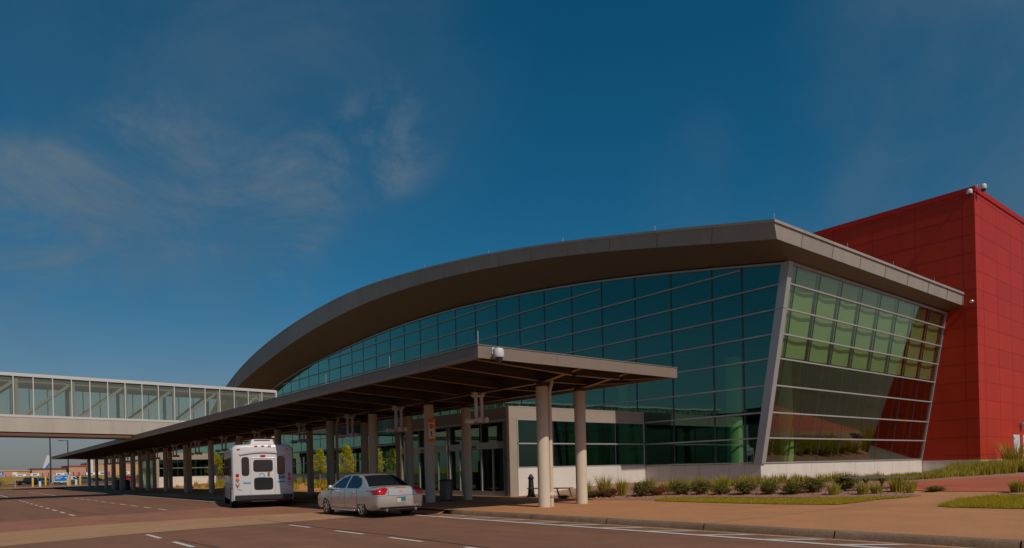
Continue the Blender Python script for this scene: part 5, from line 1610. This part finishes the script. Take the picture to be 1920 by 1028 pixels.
# airliner whose fin shows above the beige building
al = empty('airliner', (41, 455, .4), 1.9); tag(al, 'parked airliner with white and blue tail fin rising behind the far buildings', 'aircraft')
b = MB(); b.tube([(0, 0, 4.2), (0, 2, 4.1), (0, 6, 3.8), (0, 26, 3.6), (0, 30, 3.4), (0, 32, 3.2)], [.3, .9, 1.8, 1.9, 1.5, .3], 20); b.build('fuselage', 'white', al, smooth=True)
b = MB(); b.hexa([(-.18, 1.2, 5), (.18, 1.2, 5), (.18, 4.4, 5.2), (-.18, 4.4, 5.2), (-.08, -.6, 14.8), (.08, -.6, 14.8), (.08, 1.1, 14.8), (-.08, 1.1, 14.8)]); f_ = b.build('tail_fin', 'white', al)
b = MB(); b.hexa([(-.2, 1.15, 5.05), (.2, 1.15, 5.05), (.2, 4.2, 5.2), (-.2, 4.2, 5.2), (-.16, .2, 10.6), (.16, .2, 10.6), (.16, .4, 10.6), (-.16, .4, 10.6)]); b.build('blue_swoosh', 'signblue', f_)
b = MB(); b.hexa([(-5, -.6, 5), (5, -.6, 5), (0.5, 3, 4.7), (-.5, 3, 4.7), (-5, -.6, 5.1), (5, -.6, 5.1), (.5, 3, 5), (-.5, 3, 5)]); b.build('tailplane', 'white', al)
b = MB(); b.hexa([(-16, 13, 3.6), (16, 13, 3.6), (1.5, 20, 2.8), (-1.5, 20, 2.8), (-16, 13, 3.7), (16, 13, 3.7), (1.5, 20, 3.2), (-1.5, 20, 3.2)]); b.build('wing', 'white', al)

# ------------------------------------------------------------------ plants
def leaf_cloud(b, pts, size, rng, flat=0.0):
    vs = []; fs = []
    for p in pts:
        s_ = size * rng.uniform(.6, 1.3)
        a = Vector((rng.gauss(0, 1), rng.gauss(0, 1), rng.gauss(0, 1))).normalized()
        c = a.cross(Vector((rng.gauss(0, 1), rng.gauss(0, 1), rng.gauss(0, 1)))).normalized()
        o = len(vs)
        vs += [p - a * s_, p + c * s_ * .45, p + a * s_, p - c * s_ * .45]
        fs.append((o, o + 1, o + 2, o + 3))
    b.add(vs, fs)
def shrub_mesh(seed, m, w_, hh, n=3800):
    rng = random.Random(seed)
    root = empty('shrub')
    b = MB(); tips = []
    for k in range(26):
        a = k * 2.4; sp = math.sqrt((k + .5) / 26)
        tip = Vector((math.cos(a) * w_ * .5 * sp, math.sin(a) * w_ * .5 * sp, hh * (1.0 - .45 * sp * sp) * rng.uniform(.78, 1.05)))
        mid = tip * .5 + Vector((0, 0, .03))
        b.tube([(0, 0, 0), mid, tip], [.018, .012, .005], 5); tips.append((mid, tip))
    b.build('stem', 'bark', root)
    cl = []
    for mid, tip in tips:
        for j in range(4):
            f = rng.uniform(.25, 1.05); cl.append((mid.lerp(tip, f) if rng.random() < .8 else tip * rng.uniform(.35, .7), rng.uniform(.06, .13)))
    pts = []
    for _ in range(n):
        c, r = rng.choice(cl)
        p = c + Vector((rng.gauss(0, r * .75), rng.gauss(0, r * .75), rng.gauss(0, r * .6)))
        if p.z < .02: p.z = rng.uniform(.02, .12)
        pts.append(p)
    b = MB(); leaf_cloud(b, pts, .030, rng); b.build('foliage', m, root, recalc=False)
    return root
sh = [shrub_mesh(1, 'shrub', .9, .62), shrub_mesh(2, 'shrub', .85, .58), shrub_mesh(3, 'shrub', .85, .66)]
shr = shrub_mesh(4, 'shrub_red', .95, .62)
SG = 'shrubs in the bed before the building'
spots = [(22.36, 20.93, 1.0, 'r', 'russet shrub nearest the canopy columns, leftmost of the bed'), (22.1, 21.5, .7, 0, 'small dark green shrub touching the russet shrub'),
         (23.16, 19.7, 1.1, 1, 'large dark shrub second from the canopy columns'), (23.55, 19.25, .95, 'r', 'russet tinged shrub joined to the right of the large dark shrub'),
         (24.11, 18.41, 1.0, 0, 'third round green shrub from the canopy columns'), (24.22, 17.47, .95, 2, 'fourth green shrub from the canopy columns'),
         (24.35, 16.55, .95, 1, 'fifth green shrub, in the middle of the row'), (24.47, 15.53, 1.05, 2, 'sixth green shrub below the building corner'),
         (24.59, 14.58, .9, 0, 'seventh green shrub right of the building corner'), (24.86, 13.75, 1.05, 1, 'eighth wide green shrub before the sunlit white wall'),
         (25.44, 13.25, 1.0, 2, 'ninth upright green shrub, taller than its neighbours'), (26.63, 12.54, .95, 0, 'last green shrub, beside the long bench')]
usd = set()
for i, (x, y_, s_, k, lab) in enumerate(spots):
    src = shr if k == 'r' else sh[k]
    o = src if id(src) not in usd else copy_tree(src)
    usd.add(id(src))
    o.location = (x, y_, zg(x) - .02); o.rotation_euler = (0, 0, i * 1.3); o.scale = (s_ * (1.0 + .12 * ((i * 5) % 3 - 1)), s_ * (1.05 + .08 * ((i * 3) % 4 - 1)), s_ * (.74 + .12 * ((i * 7) % 3)))
    tag(o, lab, 'shrub', SG)
# ornamental grass
def grass_verts(b, cx, cy, z, rad, hh, n, rng, wdt=.012, lean=.5):
    vs = []; fs = []
    for _ in range(n):
        a = rng.uniform(0, 2 * PI); r = rad * math.sqrt(rng.random()) * .6
        p = Vector((cx + r * math.cos(a), cy + r * math.sin(a), z))
        d = Vector((math.cos(a), math.sin(a), 0)) * lean * rng.uniform(.2, 1) * r / max(rad, .01) * 1.4 + Vector((rng.gauss(0, .1), rng.gauss(0, .1), 0))
        H_ = hh * rng.uniform(.55, 1.1)
        s_ = Vector((-math.sin(a), math.cos(a), 0)).lerp(Vector((rng.gauss(0, 1), rng.gauss(0, 1), 0)), .5).normalized() * wdt
        m_ = p + Vector((0, 0, H_ * .55)) + d * H_ * .3; t_ = p + Vector((0, 0, H_)) + d * H_
        o = len(vs)
        vs += [p - s_, p + s_, m_ + s_ * .8, m_ - s_ * .8, t_]
        fs += [(o, o + 1, o + 2, o + 3), (o + 3, o + 2, o + 4)]
    b.add(vs, fs)
rng = random.Random(11)
b = MB()
# dense stand along the white wall
for _ in range(300):
    f = rng.random()
    x = 32.2 + f * 20.5; y_ = 13.2 + rng.uniform(-.2, 2.2) - f * .2
    if x > 50: y_ = min(y_, 15.1) - .3
    grass_verts(b, x, y_, zg(x), .30, rng.uniform(.18, .36) + .55 * smooth((x - 40) / 7), 55, rng, .014, .35)
for _ in range(170):
    f = rng.random(); x = 25.4 + f * 7.5; y_ = 19.3 - f * 5.4 + rng.uniform(0, 1.6)
    grass_verts(b, x, y_, zg(x), .25, rng.uniform(.2, .55), 30, rng, .012, .45)
for _ in range(60):
    x = rng.uniform(54.5, 66); y_ = rng.uniform(13.4, 14.8)
    grass_verts(b, x, y_, zg(x), .25, rng.uniform(.15, .35), 35, rng, .014, .4)
tag(b.build('tall_grass', 'grassb', None, recalc=False), 'dense stand of tall yellow green grass along the white base wall', 'grass', None, 'stuff')
# low grass in the beds behind the far columns
b = MB()
for _ in range(260):
    x = rng.uniform(22.6, 31.2); y_ = rng.uniform(40, 100)
    grass_verts(b, x, y_, zg(x), .35, rng.uniform(.3, .8), 30, rng, .025, .5)
tag(b.build('bed_grass', 'grassb', None, recalc=False), 'loose grass in the orange mulch bed behind the far canopy columns', 'grass', None, 'stuff')
def clump(seed, rad, hh, n=220):
    b = MB(); grass_verts(b, 0, 0, 0, rad, hh, n, random.Random(seed), .010, .55)
    return b.build('ornamental_grass', 'grassb', None, recalc=False)
c1 = clump(1, .3, .9); c2 = clump(2, .3, .45)
cl = [(21.9, 21.9, 1.0, c1, 'upright grass clump behind the russet shrub'), (22.6, 21.4, 1.15, c1, 'tallest grass clump right of the second front column'), (23.2, 20.9, .95, c1, 'grass clump between the russet shrub and the large dark shrub'),
      (24.3, 20.2, .9, c1, 'grass clump behind the large dark shrub'), (25.0, 19.4, .8, c1, 'grass clump behind the third shrub'), (25.3, 18.4, .85, c1, 'grass clump behind the fourth shrub'), (25.6, 17.3, .85, c1, 'grass clump behind the fifth shrub'), (25.9, 16.2, .8, c1, 'grass clump behind the sixth shrub'),
      (24.75, 12.1, 1.0, c2, 'low grass tuft at the end of the shrub row'), (25.0, 11.2, 1.0, c2, 'low grass tuft before the long bench, left'), (25.3, 10.85, .9, c2, 'low grass tuft under the middle of the long bench'), (25.9, 10.4, 1.2, c2, 'low grass tuft before the right end of the long bench'),
      (26.6, 10.2, .8, c2, 'low grass tuft right of the long bench'), (26.0, 6.9, 1.0, c2, 'grass tuft at the corner of the right lawn'), (54.4, 14.6, 2.4, c1, 'tall grass clump against the white base of the red building'),
      (25.7, 9.9, .7, c2, 'small grass tuft at the lawn corner by the path')]
usd = set()
for i, (x, y_, s_, src, lab) in enumerate(cl):
    o = src if id(src) not in usd else src.copy()
    if id(src) in usd: COL.objects.link(o)
    usd.add(id(src))
    o.location = (x, y_, zg(x)); o.rotation_euler = (0, 0, i * .9); o.scale = (s_, s_, s_)
    tag(o, lab, 'grass', 'ornamental grass clumps')
# low creeping shrubs
for i, (x, y_, s_, lab) in enumerate([(26.2, 9.3, .5, 'low dark creeping shrub at the near edge of the red plaza'), (51.0, 12.3, 1.0, 'low creeping shrub at the corner of the red building'), (60, 11.2, 1.1, 'low creeping shrub before the white doors'), (21.2, 22.6, .45, 'tiny green plant at the foot of the second front column')]):
    o = copy_tree(sh[i % 3]); o.location = (x, y_, zg(x)); o.scale = (s_ * 1.3, s_ * 1.7, s_ * .6); tag(o, lab, 'shrub', 'low creeping shrubs')
# lawns
def lawn_blades(polys, dens, hh, name, label):
    rng = random.Random(5); b = MB(); vs = []; fs = []
    for P in polys:
        x0 = min(p[0] for p in P); x1 = max(p[0] for p in P); y0 = min(p[1] for p in P); y1 = max(p[1] for p in P)
        for _ in range(int((x1 - x0) * (y1 - y0) * dens)):
            x = rng.uniform(x0, x1); y_ = rng.uniform(y0, y1)
            if not inpoly(x, y_, P): continue
            z = zg(x) + .015; a = rng.uniform(0, PI); H_ = hh * rng.uniform(.5, 1.3)
            s_ = Vector((math.cos(a), math.sin(a), 0)) * .007
            p = Vector((x, y_, z)); o = len(vs)
            vs += [p - s_, p + s_, p + Vector((rng.gauss(0, .02), rng.gauss(0, .02), H_))]; fs.append((o, o + 1, o + 2))
    b.add(vs, fs)
    return tag(b.build(name, 'lawnb', None, recalc=False), label, 'grass', None, 'stuff')
lawn_blades([[(21.67, 17.79), (21.11, 17.34), (21.03, 14.81), (21.08, 12.35), (21.58, 10.46), (23.44, 10.08), (24.5, 9.35), (23.8, 10.8), (23.3, 11.97), (22.9, 14.06), (22.7, 16.4), (22.3, 17.6)]], 1800, .07, 'grass', 'mown grass strip between the pavement and the shrub row')
lawn_blades([[(21.63, 7.35), (21.91, 7.74), (23.72, 7.75), (24.71, 7.21), (24.95, 6.0), (25.4, 3), (26, 0), (21.8, 0), (21.7, 5.6)]], 1500, .11, 'grass', 'longer grass patch at the right edge beside the path')
# gravel stones and mulch scraps
rng = random.Random(3); b = MB()
for _ in range(2600):
    x = rng.uniform(20.8, 32); y_ = rng.uniform(9.5, 24)
    if not inpoly(x, y_, bed): continue
    r = rng.uniform(.015, .05); z = zg(x) + .012
    b.hexa([(x - r, y_ - r, z), (x + r, y_ - r * .7, z), (x + r * .8, y_ + r, z), (x - r, y_ + r * .8, z), (x - r * .5, y_ - r * .5, z + r), (x + r * .5, y_ - r * .4, z + r * .9), (x + r * .4, y_ + r * .5, z + r), (x - r * .5, y_ + r * .4, z + r * .8)])
tag(b.build('gravel', 'mulch', None), 'pinkish stones scattered in the planting bed', 'gravel', None, 'stuff')

def tree(loc, hgt, crown_r, trunk_h, label, m='treeleaf', n=2600, seed=1, leaf=.07, name='young_tree', group=None, cone=False):
    rng = random.Random(seed)
    t = empty(name, loc); tag(t, label, 'tree', group)
    b = MB(); b.tube([(0, 0, 0), (.02, .01, trunk_h), (0, .03, hgt * .92)], [.06 * hgt / 4, .045 * hgt / 4, .012], 8)
    cl = []
    for k in range(26):
        f = (k + .5) / 26
        z = trunk_h + (hgt - trunk_h) * f
        if cone: rr = crown_r * (1 - f) + .1
        else: rr = crown_r * math.sin(PI * min(1, .18 + f * .8)) ** .7 * (1 - .35 * f)
        a = k * 2.4 + rng.uniform(-.3, .3); rr *= rng.uniform(.6, 1.05)
        p = Vector((math.cos(a) * rr, math.sin(a) * rr, z + .1 * rr))
        q = Vector((0, 0, max(trunk_h * .9, z - rr * .6)))
        b.tube([q, (p + q) / 2 + Vector((0, 0, .05)), p], [.018 * hgt / 4, .012 * hgt / 4, .004], 5)
        for j in range(3): cl.append((q.lerp(p, rng.uniform(.45, 1.05)), crown_r * rng.uniform(.12, .26)))
    b.build('trunk', 'bark', t)
    pts = []
    for _ in range(n):
        c, r = rng.choice(cl)
        pts.append(c + Vector((rng.gauss(0, r * .6), rng.gauss(0, r * .6), rng.gauss(0, r * .6))))
    b = MB(); leaf_cloud(b, pts, leaf, rng); b.build('crown', m, t, recalc=False)
    return t
TG = 'young trees along the building'
tree((27.8, 64.2, .57), 3.3, .95, 1.3, 'young yellow green tree right of the bus, first of the row', seed=2, group=TG)
tree((27.8, 58.2, .57), 3.4, 1.0, 1.2, 'young yellow green tree just left of the sedan roof', seed=3, group=TG)
tree((28.2, 53.8, .57), 3.2, 1.05, 1.2, 'young yellow green tree directly behind the sedan roof', seed=8, group=TG)
tree((27.6, 47.6, .57), 3.3, .95, 1.2, 'young yellow green tree nearest the entrance porch', seed=4, group=TG)
tree((27.8, 98.5, .57), 4.0, 1.3, 1.3, 'young tree seen left of the bus windows', seed=5, group=TG)
tree((23.4, 112, .6), 3.0, 1.2, .6, 'bushy green tree seen between the far canopy columns', seed=6, leaf=.1, group=TG)
tree((26.5, 136, .5), 3.2, 1.6, .5, 'wide green bush beyond the far end of the canopy', seed=7, leaf=.12, group=TG)
o = copy_tree(sh[0]); o.location = (4.4, 141, .2); o.scale = (4.5, 4.5, 3.4); tag(o, 'large green bush at the left edge by the car park', 'shrub')
for c in o.children:
    if c.name.startswith('foliage'): pass

# ---- what the glass mirrors: things standing on the near side of the road and behind the viewer
ob = wthing('parking_building', (-62, 10, 0), 'long low parking building across the road mirrored in the glass', 'building')
b = MB(); b.box(-75, -20, -.04, -62, 60, 5.5); b.build('wall', 'inter', ob)
b = MB(); b.box(-62.2, -20, 3.6, -61.8, 60, 5.6); b.build('parapet', 'fbeige', ob)
b = MB()
for k in range(16): b.box(-62.3, -19 + k * 5, 0, -61.9, -18.5 + k * 5, 3.6)
b.build('pillar', 'column', ob)
b = MB(); b.box(-75, -20, 5.6, -62.3, 60, 6.1); b.build('roof', 'mull', ob)
ob = wthing('stair_tower', (-48, 52, 0), 'yellowish block across the road mirrored in the glass wall', 'building')
b = MB(); b.box(-56, 58, -.04, -48, 70, 11); b.build('wall', 'fbeige', ob)
b = MB(); b.box(-56.2, 57.8, 11, -47.8, 70.2, 11.4); b.build('roof', 'mull', ob)
pole((-22, 24, -.02), 8.5, 'dark light pole mirrored in the glass wall near the corner', 1.0)
tree((46, -12, .5), 9, 2.4, .8, 'tall dark conifer mirrored in the tilted glass', 'dkleaf', 4000, 21, .16, 'conifer', cone=True)
tree((34, -20, .5), 8, 2.6, .8, 'second dark conifer mirrored at the left of the tilted glass', 'dkleaf', 3500, 22, .16, 'conifer', cone=True)
